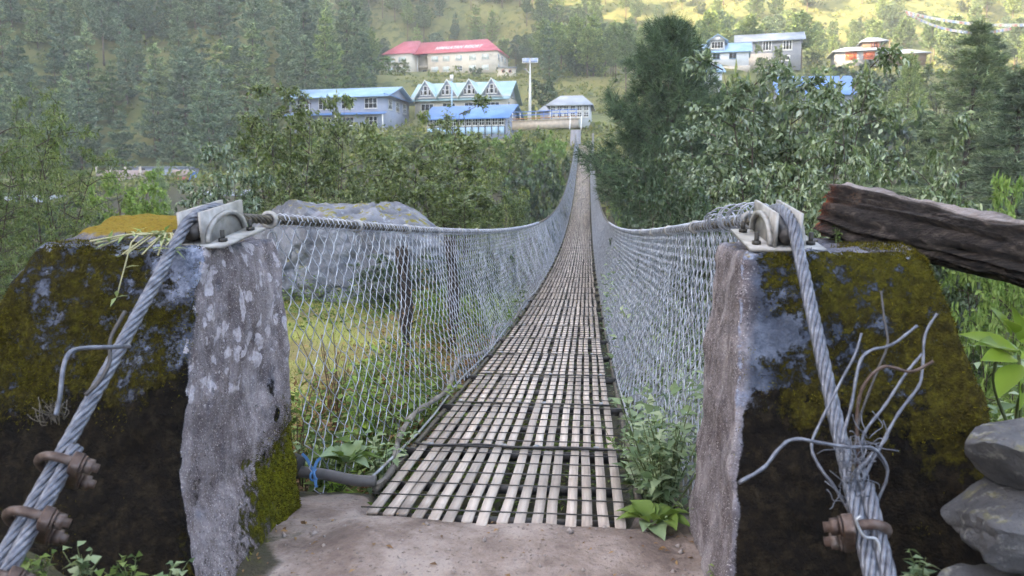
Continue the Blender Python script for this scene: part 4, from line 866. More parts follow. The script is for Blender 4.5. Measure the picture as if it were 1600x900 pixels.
def bt(name, T, px, y, top, width, label, cat='tree', rz=0, group=None): return place_tree(name, T['w'], T['c'], px, y, top, T['h'], label, cat, rz=rz, group=group, width_px=width*.86, mesh_w=T['wd'])
bt('willow_tree', T5, 60, 13, 150, 250, 'loose many stemmed tree with fine leaves behind the mossy block', rz=.4)
bt('willow_tree', T5, -40, 11, 190, 240, 'leafy willowy tree cut by the picture edge behind the mossy block', rz=2.2)
bt('broadleaf_tree', T8, 352, 19, 222, 130, 'low bluish green tree just behind the steel saddle', rz=.3)
bt('broadleaf_tree', T1, 432, 24, 138, 190, 'tall bushy tree in front of the left end of the grey blue-roofed house', rz=1.0)
bt('broadleaf_tree', T1, 520, 27, 150, 150, 'bushy tree with a pointed top below the windows of the grey house', rz=2.6)
bt('broadleaf_tree', T2, 652, 24, 150, 225, 'broad bushy tree covering the corner between the grey house and the long blue roof', rz=.5)
bt('broadleaf_tree', T2, 728, 27, 184, 165, 'spreading bushy tree in front of the hall with the row of small windows', rz=4.1)
bt('broadleaf_tree', T1, 588, 30, 195, 120, 'slender olive tree between the two tall bushy ones', rz=5.2)
bt('broadleaf_tree', T2, 480, 21, 262, 170, 'low rounded olive shrub tree behind the boulder', rz=3.3)
bt('broadleaf_tree', T1, 715, 21, 268, 180, 'dense low tree above the drooping netting', rz=3.9)
bt('broadleaf_tree', T2, 785, 25, 258, 95, 'low tree closest to the bridge on the boulder side', rz=1.9)
bt('broadleaf_tree', T3, 1185, 17, 92, 250, 'tall glossy leaved tree in front of the grey stone house', rz=.8)
bt('broadleaf_tree', T3, 1290, 16.5, 92, 220, 'glossy leaved tree hiding the large blue roof', rz=2.9)
bt('broadleaf_tree', T4, 1400, 14, 180, 250, 'tree with long hanging leaves above the timber beam', rz=1.4)
bt('broadleaf_tree', T3, 1120, 20, 175, 190, 'dense glossy tree between the dark pine and the tall glossy tree', rz=4.4)
bt('broadleaf_tree', T4, 1250, 13.5, 225, 260, 'low hanging leaved tree directly behind the steel saddle beside the timber', rz=3.6)
bt('leafy_bush', T6, 1048, 17, 255, 160, 'dark rounded bush beside the bridge below the pine', 'bush', rz=.2)
bt('leafy_bush', T6, 1130, 13, 290, 200, 'dark bush right behind the netting next to the saddle', 'bush', rz=1.7)
bt('leafy_bush', T7, 1560, 11, 285, 130, 'light green bush above the middle of the timber beam', 'bush', rz=.5)
bt('leafy_bush', T7, 1625, 9.5, 280, 130, 'light green bush at the picture edge above the timber', 'bush', rz=2.5)
bt('leafy_bush', T6, 1470, 12, 330, 220, 'dark leafy bush below the timber beam', 'bush', rz=3.1)
bt('leafy_bush', T7, 195, 22, 268, 150, 'fresh green bush beyond the mossy block', 'bush', rz=1.2)
bt('leafy_bush', T6, 60, 19, 300, 220, 'dark green bush behind the fine leaved tree', 'bush', rz=1.2)
bt('leafy_bush', T6, 620, 15, 395, 160, 'dark bush behind the netting beside the boulder', 'bush', rz=2.2)
bt('leafy_bush', T6, 730, 12.5, 392, 150, 'dark bush pressed against the sagging netting', 'bush', rz=4.2)
bt('leafy_bush', T7, 690, 11.5, 450, 110, 'pale green bush behind the netting above the hose', 'bush', rz=4.2)
# conifers in the middle distance
def cf(key, mat_, *a, **k):
    w_, c_ = conifer(*a, **k); V = np.vstack(c_.v); return dict(w=w_.mesh(key+'_trunk', M_BARK, True), c=c_.mesh(key+'_crown', mat_), h=float(V[:, 2].max()), wd=float(np.percentile(np.abs(V[:, :2]), 97)*2))
P1 = cf('dark_pine', N_DARK, 201, 14, 5.0, 17, 7, 40, 20, .6, .032, bare=.44, up=.25, shape=.8, rag=.3)
P2 = cf('layered_fir', N_BLUE, 202, 14, 3.4, 26, 8, 26, 14, .42, .04, bare=.12, up=.05, shape=.85, sag=-.05, rag=.3, flat=.8)
P3 = cf('small_fir', N_BLUE, 203, 5, 1.9, 14, 8, 14, 12, .30, .035, bare=.04, up=.2, shape=.8)
P4 = cf('cypress', N_GREEN, 204, 8, 1.6, 20, 8, 12, 12, .32, .04, bare=.03, up=.9, shape=.7, rag=.15)
bt('pine_tree', P1, 1036, 40, 4, 260, 'large dark shaggy pine standing right beside the bridge', 'tree', rz=.9)
bt('fir_tree', P2, 1500, 52, 18, 210, 'tall layered blue-green fir above the timber beam', 'tree')
bt('fir_tree', P2, 1590, 42, 90, 230, 'dark fir at the picture edge behind the light green bush', 'tree', rz=2)
bt('fir_tree', P2, 1350, 60, 150, 150, 'blue-green fir half hidden behind the glossy trees, beside the blue roof', 'tree', rz=1)
bt('fir_tree', P3, 250, 62, 243, 62, 'small solitary fir on the flat ground below the forest', 'tree', rz=.5)
bt('cypress_tree', P4, 1410, 88, 76, 62, 'dense green cone shaped cypress below the orange windowed house', 'tree')
bt('fir_tree', P2, 1545, 70, 40, 150, 'slim fir between the tall layered fir and the picture edge', 'tree', rz=3)

# ------------------------------------------------------------------ hillside pines
FV = []
for i, (sd, mt, hh, r_, wh, bare, shp, up) in enumerate(((301, N_BLUE, 12, 3.3, 10, .08, .8, .15), (302, N_BLUE, 12, 3.0, 11, .12, .75, .2), (303, N_GREEN, 12, 3.4, 9, .1, .7, .2), (304, N_GREEN, 12, 2.9, 12, .3, .55, .35),
                                                        (305, N_BLUE, 12, 3.2, 10, .38, .5, .35), (306, N_GREEN, 12, 2.6, 9, .45, .5, .35), (307, N_BLUE, 12, 3.9, 9, .06, .7, .1))):
    w_, c_ = conifer(sd, hh, r_, wh, 7, 19, 9, .6, .2, bare=bare, up=up, shape=shp, rag=.35, flat=.45)
    FV.append((w_.mesh('trunk', M_BARK_FAR, True), c_.mesh('crown', mt), i))
def join_pair(i):
    w_, c_, _ = FV[i]; return None
BOXES = [(448, 655, 130, 205, 134), (600, 830, 58, 118, 232), (640, 830, 118, 170, 143), (665, 830, 150, 215, 112), (855, 925, 140, 190, 114), (1075, 1260, 42, 108, 166), (1300, 1455, 52, 98, 190), (1225, 1340, 110, 170, 128), (820, 935, 85, 195, 150)]
rng = np.random.default_rng(17); trees = []
def try_tree(x, y, h, var, zone, clear=True, mind=3.0):
    z = gzs(x, y); px, pb, d = proj((x, y, z)); _, pt, _ = proj((x, y, z+h)); wpx = 2.3*FPX/d
    if px < -40 or px > 1640 or pt > 330 or pb < -20: return False
    for (a, b, t_, bt_, dd) in BOXES:
        if a-wpx < px < b+wpx and y < dd+14 and pt < bt_ and pb > t_: return False
    for (tx, ty, *_r) in trees:
        if (tx-x)**2+(ty-y)**2 < mind*mind: return False
    trees.append((x, y, z, h, var, zone)); return True
def open_strip(px, py):                                   # bare grassy gullies in the forest
    for (ax, ay, bx, by, w_) in ((440, -30, 150, 215, 26), (310, 30, 215, 140, 12)):
        vx, vy = bx-ax, by-ay; u = np.clip(((px-ax)*vx+(py-ay)*vy)/(vx*vx+vy*vy), 0, 1)
        if math.hypot(px-ax-u*vx, py-ay-u*vy) < w_: return True
    return False
k = 0; cnt = dict(a=0, b=0, c=0)
while k < 9000 and cnt['a'] < 122:                       # dense forest on the steep slope
    k += 1; b = R(rng.uniform(-41, -15.5)); y = 126+rng.random()**.8*110; x = y*math.tan(b); px, py, _ = proj((x, y, gzs(x, y)+6))
    if open_strip(px, py) or (px > 440 and y < 150) or (px > 130 and px < 310 and y < 134): continue
    if try_tree(x, y, rng.uniform(10, 19), int(rng.choice([0, 1, 2, 6, 0, 1, 4])), 'a', mind=4.9): cnt['a'] += 1
k = 0
while k < 9000 and cnt['b'] < 108:                         # above and around the red roofed lodge
    k += 1; b = R(rng.uniform(-17, 1)); y = rng.uniform(150, 320); x = y*math.tan(b); px, py, _ = proj((x, y, gzs(x, y)))
    if px > 820 and rng.random() < .5: continue
    if try_tree(x, y, rng.uniform(9, 14.5), int(rng.choice([3, 4, 5, 2, 0, 5])), 'b', mind=4.5): cnt['b'] += 1
k = 0
while k < 9000 and cnt['c'] < 100:                         # sunlit slope
    k += 1; b = R(rng.uniform(1, 31)); y = rng.uniform(150, 330); x = y*math.tan(b)
    if try_tree(x, y, rng.uniform(9, 15), int(rng.choice([3, 4, 5, 3, 5])), 'c', mind=4): cnt['c'] += 1
ZL_ = dict(a=('pine in the dense hazy forest on the steep slope', 'pines of the hazy forest'), b=('pine standing around and above the red roofed lodge', 'pines above the red roofed lodge'), c=('tall pine on the sunny slope above the grey stone house', 'pines on the sunny slope'))
for (x, y, z, h, var, zone) in trees:
    w_, c_, _ = FV[var]; s = h/12
    e = empty('pine_tree', (x, y, z-.3), rng.uniform(0, 6.28), ('short ' if h < 11.5 else 'tall ' if h > 14 else 'middle sized ')+('bluish ' if var in (0, 1, 4, 6) else 'olive green ')+('bare stemmed ' if var > 2 and var < 6 else '')+ZL_[zone][0].replace('tall ', ''), 'tree', ZL_[zone][1]); wv = s*rng.uniform(.72, 1.1); e.scale = (wv, wv, s)
    link('trunk', w_, e); link('crown', c_, e)
# reddish bare tree in the forest
wr, crr = broadleaf(330, 8, 5, 3, 9, 6, 7, .3, .5); x = at(395, 150, 150)[0]; e = empty('bare_tree', (x, 150, gzs(x, 150)), 0, 'pinkish brown leafless tree among the forest pines', 'tree'); e.scale = (1.1, 1.1, 1.1)
link('trunk', wr.mesh('trunk', M_BARK_FAR, True), e); link('crown', crr.mesh('crown', leafmat('pink_twig', ['#7a5f58', '#8a6c62', '#97786a'], .8, .2)), e)
# shrubs of the far bank below the village
SB = [bl('far_shrub', L_E, 321, 4, 4, 5, 7, 6, 11, .30, .6, low=.05), bl('far_shrub_dark', L_D, 322, 4, 4, 5, 7, 6, 11, .30, .6, low=.05), bl('far_shrub_olive', L_A, 323, 4, 4, 5, 7, 6, 11, .30, .6, low=.05)]
far = [(855, 78, 203, 70, 0), (862, 72, 240, 60, 1), (830, 82, 205, 80, 2), (790, 84, 206, 80, 0), (740, 86, 208, 80, 2), (700, 88, 205, 80, 0), (825, 64, 262, 90, 1), (850, 66, 280, 60, 2), (985, 70, 225, 60, 0), (1000, 62, 270, 80, 1), (650, 92, 205, 70, 2),
       (610, 98, 205, 80, 0), (560, 100, 205, 80, 2), (500, 100, 207, 90, 0), (1060, 92, 140, 90, 2), (1110, 95, 125, 80, 1), (1150, 100, 122, 70, 0), (1220, 104, 118, 70, 2), (1290, 150, 96, 60, 0), (1330, 145, 98, 70, 1), (1200, 148, 72, 60, 2), (1370, 110, 112, 70, 1), (1240, 60, 118, 130, 1), (1330, 62, 112, 120, 2), (1180, 64, 110, 110, 2), (1440, 60, 170, 140, 1), (1095, 70, 130, 90, 0),
       (1460, 120, 100, 90, 2), (1560, 100, 120, 120, 1), (850, 146, 120, 50, 1), (630, 205, 92, 36, 2), (590, 190, 78, 60, 0), (745, 205, 105, 22, 1), (360, 110, 238, 90, 2), (420, 120, 225, 80, 0), (120, 100, 262, 90, 0), (300, 96, 296, 70, 2), (40, 80, 280, 120, 2)]
for i, (px, y, top, wd, v) in enumerate(far):
    bt('far_shrub', SB[v], px, y, top, wd, ('light green', 'dark green', 'olive green')[v]+' shrub on the far bank around the village', 'shrub', rz=i*1.3, group='far bank shrubs, '+('light', 'dark', 'olive')[v])
rng = np.random.default_rng(23); k = 0; n = 0
while k < 3000 and n < 60:                                # round bushes on the open slopes
    k += 1; b = R(rng.uniform(-13, 31)); y = rng.uniform(160, 310); x = y*math.tan(b); z = gzs(x, y); px, pb, d = proj((x, y, z)); _, pt, _ = proj((x, y, z+3))
    if px < 0 or px > 1620 or pb < -5 or any(a-8 < px < c_+8 and y < dd+12 and pt < q_ and pb > t_ for (a, c_, t_, q_, dd) in BOXES): continue
    v = int(rng.choice([1, 2, 2])); s = rng.uniform(.6, 1.5); e = empty('slope_bush', (x, y, z-.2), rng.uniform(0, 6.28), ('dark', 'dark', 'olive')[v]+(' big' if s > 1.05 else ' small')+' round bush on the open slope', 'bush', 'bushes on the open slope'); e.scale = (s*1.2, s*1.2, s)
    link('trunk', SB[v]['w'], e); link('crown', SB[v]['c'], e); n += 1
# scrub covering the far slopes
rng = np.random.default_rng(19); n = 22000; b = np.radians(rng.uniform(-42, 34, n)); y = rng.uniform(74, 330, n)**1.0; x = y*np.tan(b); g = fbm(np.stack([x/14, y/14, x*0], -1), 3, 6)
pads = np.array([[p[0], p[1], p[3]] for p in PADS]); ok = (np.hypot(x[:, None]-pads[:, 0], y[:, None]-pads[:, 1]) > pads[:, 2]*1.0).all(1) & (g > .42); x, y = x[ok], y[ok]; n = len(x)
c0 = np.stack([x, y, gz(x, y)], -1); sz = rng.uniform(.3, 1.1, n)*(1+.9*(rng.random(n) < .15)); per = 11
P = np.repeat(c0, per, 0)+rng.normal(0, .45, (n*per, 3))*np.repeat(sz, per)[:, None]+[0, 0, .35]; mb = MB(); leaf_mesh(mb, P, rdir(rng, n*per)+[0, 0, .3], rdir(rng, n*per)+[0, 0, 1.2], np.repeat(sz, per)*.6, np.repeat(sz, per)*.32, .2)
tag(mb.obj('hillside_scrub', leafmat('scrub_leaf', ['#4a5c2c', '#5f6f35', '#7c8043', '#8a8a4a', '#6b6a44'], .7, .25)), 'low scrub and ferns covering the far slopes', 'scrub', kind='stuff')

# ------------------------------------------------------------------ village
def roofmat(name, col, light):
    t = NT(name); co = t.coord(); nz = t.noise(.5, 5); wv = t.n('TexWave', 0, {'Vector': co, 'Scale': 1.6, 'Distortion': 0.0}, bands_direction='X')
    c = t.mix(t.mask(nz, .42, .66), col, light); return t.done(c, .45, normal=t.bump(wv, .4, .05))
M_RB1 = roofmat('pale_blue_tin', '#7fa3c0', '#93b2ca'); M_RB2 = roofmat('blue_tin', '#4f7db4', '#668fc0'); M_RT = roofmat('turquoise_tin', '#93b4ba', '#a9c6ca')
M_RR = roofmat('red_tin', '#b04a56', '#bb616b'); M_RG = roofmat('grey_tin', '#8b929b', '#a2a8af'); M_TRIM = plain('white_trim', '#d8d6d2', .7, 0, .06, 2)
M_WG = plain('grey_plaster', '#9298a8', .9, 0, .08, 1.2); M_WC = plain('cream_plaster', '#c9bfae', .9, 0, .1, .8); M_WW = plain('white_wall', '#c6c8ca', .9, 0, .08, 1); M_WS = plain('stone_grey_wall', '#8a8a8e', .9, 0, .15, 3)
M_WP = plain('pale_stone_wall', '#b8ab9b', .9, 0, .2, 2.5); M_PB = plain('light_blue_panel', '#a9c9de', .7, 0, .08, 2); M_GL = NT('dark_glass').done('#20242a', .15); M_GLB = NT('blue_glass').done('#5a7a90', .2); M_OR = plain('orange_frame', '#b0532c', .6); M_BR = plain('brown_wall', '#6b5648', .9); M_BK = plain('black_frame', '#2a2c33', .7)
M_CURT = plain('curtained_glass', '#b8c2bb', .4, 0, .12, 3)
_wm = {}
class House:
    def __init__(s, key, name, label):
        o, rz, L, D = PLOTS[key]; s.L, s.D = L, D; s.e = empty(name, o, rz, label, 'building')
    def box(s, name, m, lo, hi, parent=None): return MB().box(lo, hi).obj(name, m, parent or s.e)
    def win(s, a, z, w, h, cols=2, rows=2, face='front', fm=None, pm=None, y=0.0, x=None, bar=.09, name='window'):
        fm = fm or M_TRIM; pm = pm or M_GL; key = (w, h, cols, rows, fm.name, pm.name, bar)
        if key not in _wm:
            m = MB(); m.box((-w/2, -.07, 0), (-w/2+bar, .0, h)).box((w/2-bar, -.07, 0), (w/2, 0, h)).box((-w/2+bar, -.07, 0), (w/2-bar, 0, bar)).box((-w/2+bar, -.07, h-bar), (w/2-bar, 0, h))
            for i in range(1, cols): xx = -w/2+w*i/cols; m.box((xx-bar*.4, -.06, bar), (xx+bar*.4, 0, h-bar))
            for j in range(1, rows): zz = h*j/rows; m.box((-w/2+bar, -.055, zz-bar*.35), (w/2-bar, 0, zz+bar*.35))
            m.box((-w/2-.08, -.14, -.07), (w/2+.08, 0, -.002))
            _wm[key] = (m.mesh('window', fm), MB().box((-w/2+bar*.5, -.03, bar*.5), (w/2-bar*.5, -.012, h-bar*.5)).mesh('pane', pm))
        loc, rot = ((a, y-.003, z), 0) if face == 'front' else (((s.L if x is None else x)+.003, a, z), math.pi/2)
        f = link(name, _wm[key][0], s.e, loc, (0, 0, rot)); link('pane', _wm[key][1], f); return f
    def gable(s, m, x0, x1, y0, y1, z, h, ov=.6, hip=(0, 0), wallm=None, axis='x', name='roof', trim=None):
        ym = (y0+y1)/2; sl = h/((y1-y0)/2); ze = z-ov*sl; a = [(x0-ov, y0-ov, ze), (x1+ov, y0-ov, ze), (x1+ov, y1+ov, ze), (x0-ov, y1+ov, ze)]; r = [(x0-ov*(hip[0] == 0)+hip[0], ym, z+h), (x1+ov*(hip[1] == 0)-hip[1], ym, z+h)]
        V = np.array(a+r); V2 = V-[0, 0, .16]; V = np.vstack([V, V2]); Fq = [[0, 1, 5, 4], [2, 3, 4, 5]]; Ft = []
        if hip[1]: Ft.append([1, 2, 5])
        if hip[0]: Ft.append([3, 0, 4])
        if axis == 'y': V = np.stack([V[:, 1], V[:, 0], V[:, 2]], 1)
        per = [0, 1, 2, 3] if True else 0
        mb = MB(); Fs = [Fq[0], Fq[1], [6, 10, 11, 7], [8, 11, 10, 9], [0, 6, 7, 1], [2, 8, 9, 3]]
        if not hip[1]: Fs += [[1, 7, 11, 5], [5, 11, 8, 2]]
        else: Fs += [[1, 7, 8, 2]]
        if not hip[0]: Fs += [[4, 10, 6, 0], [3, 9, 10, 4]]
        else: Fs += [[3, 9, 6, 0]]
        if axis == 'y': Fs = [f[::-1] for f in Fs]; Ft = [f[::-1] for f in Ft]
        mb.add(V, Fs)
        if Ft: mb.f.append((np.array(Ft), 0))
        o = mb.obj(name, m, s.e)
        for e_, hp, xx, th in ((0, hip[0], x0, .12), (1, hip[1], x1-.12, .12)):
            if not hp and wallm:
                p = [(xx, y0, z-.02), (xx, y1, z-.02), (xx, ym, z+h-.18)]; dv = (th, 0, 0)
                if axis == 'y': p = [(q[1], q[0], q[2]) for q in p]; dv = (0, th, 0)
                MB().prism(p, dv).obj('gable_wall', wallm, s.e)
        return o
# grey two storey house with pale blue roof
H = House('grey_house', 'village_house', 'grey two storey house with pale blue gable roof at the forest edge'); L, D = H.L, H.D
H.box('wall', M_WG, (0, 0, -1), (L, D, 5.6)); H.gable(M_RB1, 0, L, 0, D, 5.6, 2.0, 1.0, wallm=M_WG)
MB().prism([(-.6, -.02, 2.75), (-.6, -1.3, 2.3), (-.6, -1.3, 2.2), (-.6, -.02, 2.6)], (L+1.0, 0, 0)).obj('porch_roof', M_RB2, H.e)
MB().prism([(L+.02, -.6, 5.75), (L+1.3, -.6, 5.35), (L+1.3, -.6, 5.25), (L+.02, -.6, 5.6)], (0, D+1.2, 0)).obj('end_eave', M_RB2, H.e)
for x in (2.6, 6.6, 10.8, 15): H.win(x, 3.3, 2.3, 1.75, 3, 2); H.win(x, .5, 2.2, 1.5, 3, 2)
for y in (2.5, 6, 9.5): H.win(y, 3.3, 1.7, 1.7, 3, 2, 'right')
for x in (1.2, 9, 17.5): H.box('porch_post', M_TRIM, (x-.08, -1.2, -1), (x+.08, -1.04, 2.25))
# hall with blue roof and rows of small windows
H = House('front_hall', 'village_hall', 'low hall with blue roof, row of small windows and light blue panels'); L, D = H.L, H.D
H.box('wall', M_WG, (0, 0, -1.5), (L, D, 2.7)); H.gable(M_RB2, 0, L, 0, D, 2.7, 2.0, .8, wallm=M_WG)
n = 12
for i in range(n):
    x = (i+.5)*L/n; H.win(x, 1.35, .84, 1.1, 2, 2, bar=.10); MB().box((x-.40, -.05, .2), (x+.40, -.005, 1.2)).obj('blue_panel', M_PB, H.e); MB().box((x+L/n/2-.05, -.08, -.2), (x+L/n/2+.05, -.002, 2.6)).obj('post', M_BK, H.e)
MB().box((0, -.075, 1.2), (L, -.004, 1.28)).obj('rail', M_BK, H.e)
for y in (2, 4.5, 7): H.win(y, 1.1, 1.2, 1.2, 2, 2, 'right')
# lodge with four dormers
H = House('dormer_lodge', 'village_lodge', 'lodge with turquoise roof and four white edged pointed dormers'); L, D = H.L, H.D
H.box('wall', M_WC, (0, 0, -2), (L, D, 3.3)); H.gable(M_RT, 0, L, 0, D, 3.3, 3.1, .9, hip=(0, 0), wallm=M_WG)
for i in range(4):
    x = 2.4+i*4.1
    H.gable(M_RT, -.9, 5.2, x-1.75, x+1.75, 3.35, 2.85, .3, wallm=M_WG, axis='y', name='dormer_roof')
    for s_ in (-1, 1): MB().prism([(x, -1.25, 6.3), (x, -1.25, 6.05), (x+s_*2.05, -1.25, 2.85), (x+s_*2.05, -1.25, 3.1)][::s_], (0, -.08, 0)).obj('barge_board', M_TRIM, H.e)
    H.win(x, 3.55, .8, 1.7, 1, 2, y=-.92, bar=.14); 
    for s_ in (-1, 1): H.win(x+s_*.78, 3.55, .55, 1.0, 1, 1, y=-.92, bar=.1)
    H.win(x, .9, 2.4, 1.3, 3, 1)
MB().box((-.9, -1.0, 3.02), (L+1.0, -.86, 3.2)).obj('fascia', M_TRIM, H.e)
for y in (2.4, 4.5, 6.6): H.win(y, 3.5 if y == 4.5 else .9, 1.2, 1.6, 2, 1, 'right')
# small hall
H = House('small_hall', 'village_hall', 'small white hall with pale grey roof and two rows of windows'); L, D = H.L, H.D
H.box('wall', M_WW, (0, 0, -1), (L, D, 2.3)); H.gable(M_RG, 0, L, 0, D, 2.3, 1.5, .5, hip=(1.2, 1.2))
for i in range(6):
    for z in (.35, 1.25): H.win((i+.5)*L/6, z, .72, .74, 2, 2, bar=.09)
# red roofed lodge
H = House('red_lodge', 'village_lodge', 'long cream two storey lodge with red roof and white lettering'); L, D = H.L, H.D
H.box('wall', M_WC, (13, 0, -1), (L, D, 6.6)); H.box('wall', M_WC, (0, -2, -1), (8.5, D, 6.6)); H.box('recess_wall', M_WC, (8.5, 4, -1), (13, D, 6.6)); H.box('balcony', M_WP, (8.6, 2.5, 2.7), (12.9, 4, 3.6))
rf = H.gable(M_RR, 8.5, L, 0, D, 6.6, 4.1, .45, hip=(0, 4.5)); H.gable(M_RR, 0, 8.6, -2, D, 6.6, 4.5, .45, hip=(3.6, .01), name='wing_roof')
for x in (15.2, 18.7, 22.6, 26.7, 30.6):
    for z in (.9, 3.9): H.win(x, z, 2.1, 1.5, 3, 2, fm=M_TRIM, pm=M_CURT if (x, z) != (22.6, .9) else M_GL)
for x in (2.3, 5.8):
    for z in (.9, 3.9): H.win(x, z, 2.3, 1.5, 4, 2, pm=M_CURT, y=-2)
for y in (2, 5.5, 9):
    for z in (.9, 3.9): H.win(y, z, 1.5, 1.6, 2, 2, 'right', pm=M_GLB)
H.win(10.5, 0, 1.4, 2.3, 2, 1, y=4, name='door')
for x in (9.2, 13.1): H.box('post', M_TRIM, (x-.14, 1.2, -1), (x+.14, 1.5, 5.6))
for x in (13.2, 19.8, 26, 32.5): MB().box((x-.06, -.85, 5.05), (x+.06, -.02, 5.2)).obj('eave_bracket', M_TRIM, H.e)
cu = bpy.data.curves.new('lettering', 'FONT'); cu.body = 'HIMALAYAN RESORT'; cu.size = 2.7; cu.extrude = .03; cu.align_x = 'CENTER'; cu.shear = .25; cu.offset = .035; cu.space_character = 1.08
tmp = bpy.data.objects.new('lettering', cu); COL.objects.link(tmp); lm_ = bpy.data.meshes.new_from_object(tmp.evaluated_get(bpy.context.evaluated_depsgraph_get())); bpy.data.objects.remove(tmp)
lm_.materials.clear(); lm_.materials.append(M_TRIM); sl = math.atan2(4.1, D/2); link('lettering', lm_, H.e, (21.8, 1.3, 6.6+1.3*4.1/(D/2)+.08), (sl, 0, 0), (.52, 1, 1))
# stone house and its blue roofed annex
H = House('stone_house', 'village_house', 'grey two storey stone house with wide grey roof on the sunny slope'); L, D = H.L, H.D
H.box('wall', M_WS, (0, 0, -1), (L, D, 5.4)); H.gable(M_RG, 0, L, 0, D, 5.4, 1.9, .8, wallm=M_WS)
for x in (2.0, 5.8, 9.8): H.win(x, 3.0, 1.9, 2.1, 3, 1, bar=.22)
for x in (8.4, 9.9): H.win(x, .9, 1.0, 1.1, 1, 1, bar=.2)
H.box('lower_wall', M_WP, (-.05, -.05, -1), (7.0, .0-.004, 2.6))
H = House('blue_annex', 'village_house', 'low white house with blue roof and a gabled dormer beside the stone house'); L, D = H.L, H.D
H.box('wall', M_WW, (0, 0, -.6), (L, D, 2.6)); H.gable(M_RB1, 0, L, 0, D, 2.6, 1.9, .6, wallm=M_WW); H.box('stone_plinth', M_WP, (-.3, -.4, -1.8), (L+.3, D, -.58))
for x in (3.0, 6.2, 9.4): H.win(x, .9, 1.4, 1.1, 2, 1, fm=M_GLB, pm=M_GL)
H.box('dormer_wall', M_WW, (4.9, -.1, 2.62), (7.8, 3, 4.6)); H.gable(M_RB1, -.6, 3.2, 4.6, 8.1, 4.6, 1.1, .35, wallm=M_WW, axis='y', name='dormer_roof'); H.win(6.35, 3.0, 2.3, 1.3, 4, 1, y=-.1)
# houses with orange windows
H = House('orange_house', 'village_house', 'low house with stepped grey roofs and bright orange windows'); L, D = H.L, H.D
H.box('wall', M_WS, (0, 0, -1), (L, D, 2.7)); H.gable(M_RG, 0, L, 0, D, 2.7, 1.3, .9, hip=(2.5, 2.5)); H.box('upper_wall', M_BR, (L-4, 2, 2.6), (L+.6, D-1, 5)); H.gable(M_RG, L-4, L+.6, 2, D-1, 5, 1.0, .7, hip=(1.2, 1.2), name='upper_roof')
for x in (3.2, 7.0): H.win(x, .5, 2.4, 1.7, 3, 2, fm=M_OR, pm=M_OR, bar=.2)
H.win(L-1.6, 3.2, 1.6, 1.2, 3, 1, fm=M_OR, y=2)
H = House('brown_house', 'village_house', 'low brown house with flat grey roof beside the orange windowed one'); L, D = H.L, H.D
H.box('wall', M_BR, (0, 0, -1), (L, D, 1.9)); H.gable(M_RG, 0, L, 0, D, 1.9, 1.3, .9, hip=(2.2, 2.2)); H.win(5.5, .5, 1.9, 1.0, 2, 1, fm=M_OR); H.win(2.4, .5, 1.5, 1.0, 2, 1, fm=M_OR)
# sheds behind the glossy trees
H = House('blue_shed', 'village_shed', 'shed with large bright blue roof half hidden by the glossy trees'); L, D = H.L, H.D
H.box('wall', M_WG, (0, 0, -1.5), (L, D, 2.4)); H.gable(M_RB2, 0, L, 0, D, 2.4, 3.0, .7, wallm=M_WG); H.win(3, .6, 1.6, 1.2); H.win(7.5, .6, 1.6, 1.2)
H = House('low_shed', 'village_shed', 'small shed with pale blue roof behind the dark pine'); L, D = H.L, H.D
H.box('wall', M_WW, (0, 0, -1.5), (L, D, 1.8)); H.gable(M_RB1, 0, L, 0, D, 1.8, 1.4, .5, wallm=M_WW); H.win(3, .4, 1.4, 1.0)
H = House('tin_hut', 'village_hut', 'tiny dark tin hut beside the lamp post'); L, D = H.L, H.D
H.box('wall', M_WS, (0, 0, -.8), (L, D, 1.2)); H.gable(M_RG, 0, L, 0, D, 1.2, .8, .3, wallm=M_WG); H.win(1.8, .2, .9, .7)
# outbuilding next to the red lodge
p = at(806, 117, 222); e = empty('outbuilding', p-np.array([5, 0, 0]), R(8), 'little cream outbuilding with two reddish windows beside the red lodge', 'building'); MB().box((0, 0, -1.5), (5, 3, 2)).obj('wall', M_WC, e); MB().box((-.3, -.4, 2), (5.3, 3.3, 2.2)).obj('roof', M_RG, e)
for x in (1.5, 3.4): w_ = MB().box((x-.4, -.06, .7), (x+.4, -.003, 1.5)).obj('window', M_OR, e); MB().box((x-.28, -.08, .82), (x+.28, -.062, 1.38)).obj('pane', M_GL, w_)
# lamp post with solar panels
p = at(828, 188, 104); zt = at(828, 96, 104)[2]-p[2]; e = empty('street_lamp', p-np.array([0, 0, .6]), 0, 'tall white lamp post with two tilted solar panels', 'lamp post')
MB().tubes([[0, 0, 0], [0, 0, zt*.55], [0, 0, zt*.9], [0, 0, zt+.6]], [.20, .17, .10, .06], 10).obj('pole', M_TRIM, e, True); M_PV = NT('solar_cell').done('#8a97ad', .25)
for s_ in (-1, 1): a_ = MB(); a_.box((-.42, -.34, -.03), (.42, .34, .03)); pn = a_.obj('solar_panel', M_PV, e, loc=(s_*.52, 0, zt+.75), rot=(.95, 0, 0)); MB().box((-.49, -.42, -.06), (.49, .42, -.032)).obj('panel_frame', M_TRIM, pn)
MB().tubes([[0, 0, zt*.88], [-.5, -.5, zt*.93]], .05, 6).obj('lamp_arm', M_TRIM, e); MB().box((-.75, -.75, zt*.925), (-.35, -.35, zt*.945)).obj('lamp_head', M_WS, e)
# slim pole in front of the dormers
p = at(706, 160, 126); zt = at(706, 118, 126)[2]-p[2]; e = empty('utility_pole', p-np.array([0, 0, 2]), 0, 'slim pale pole in front of the dormer lodge', 'pole'); MB().tubes([[0, 0, 0], [0, 0, zt+2]], [.13, .09], 8).obj('pole', M_PB, e, True); MB().box((-.25, -.2, zt+1.2), (.25, .2, zt+2.1)).obj('cap_box', M_TRIM, e)
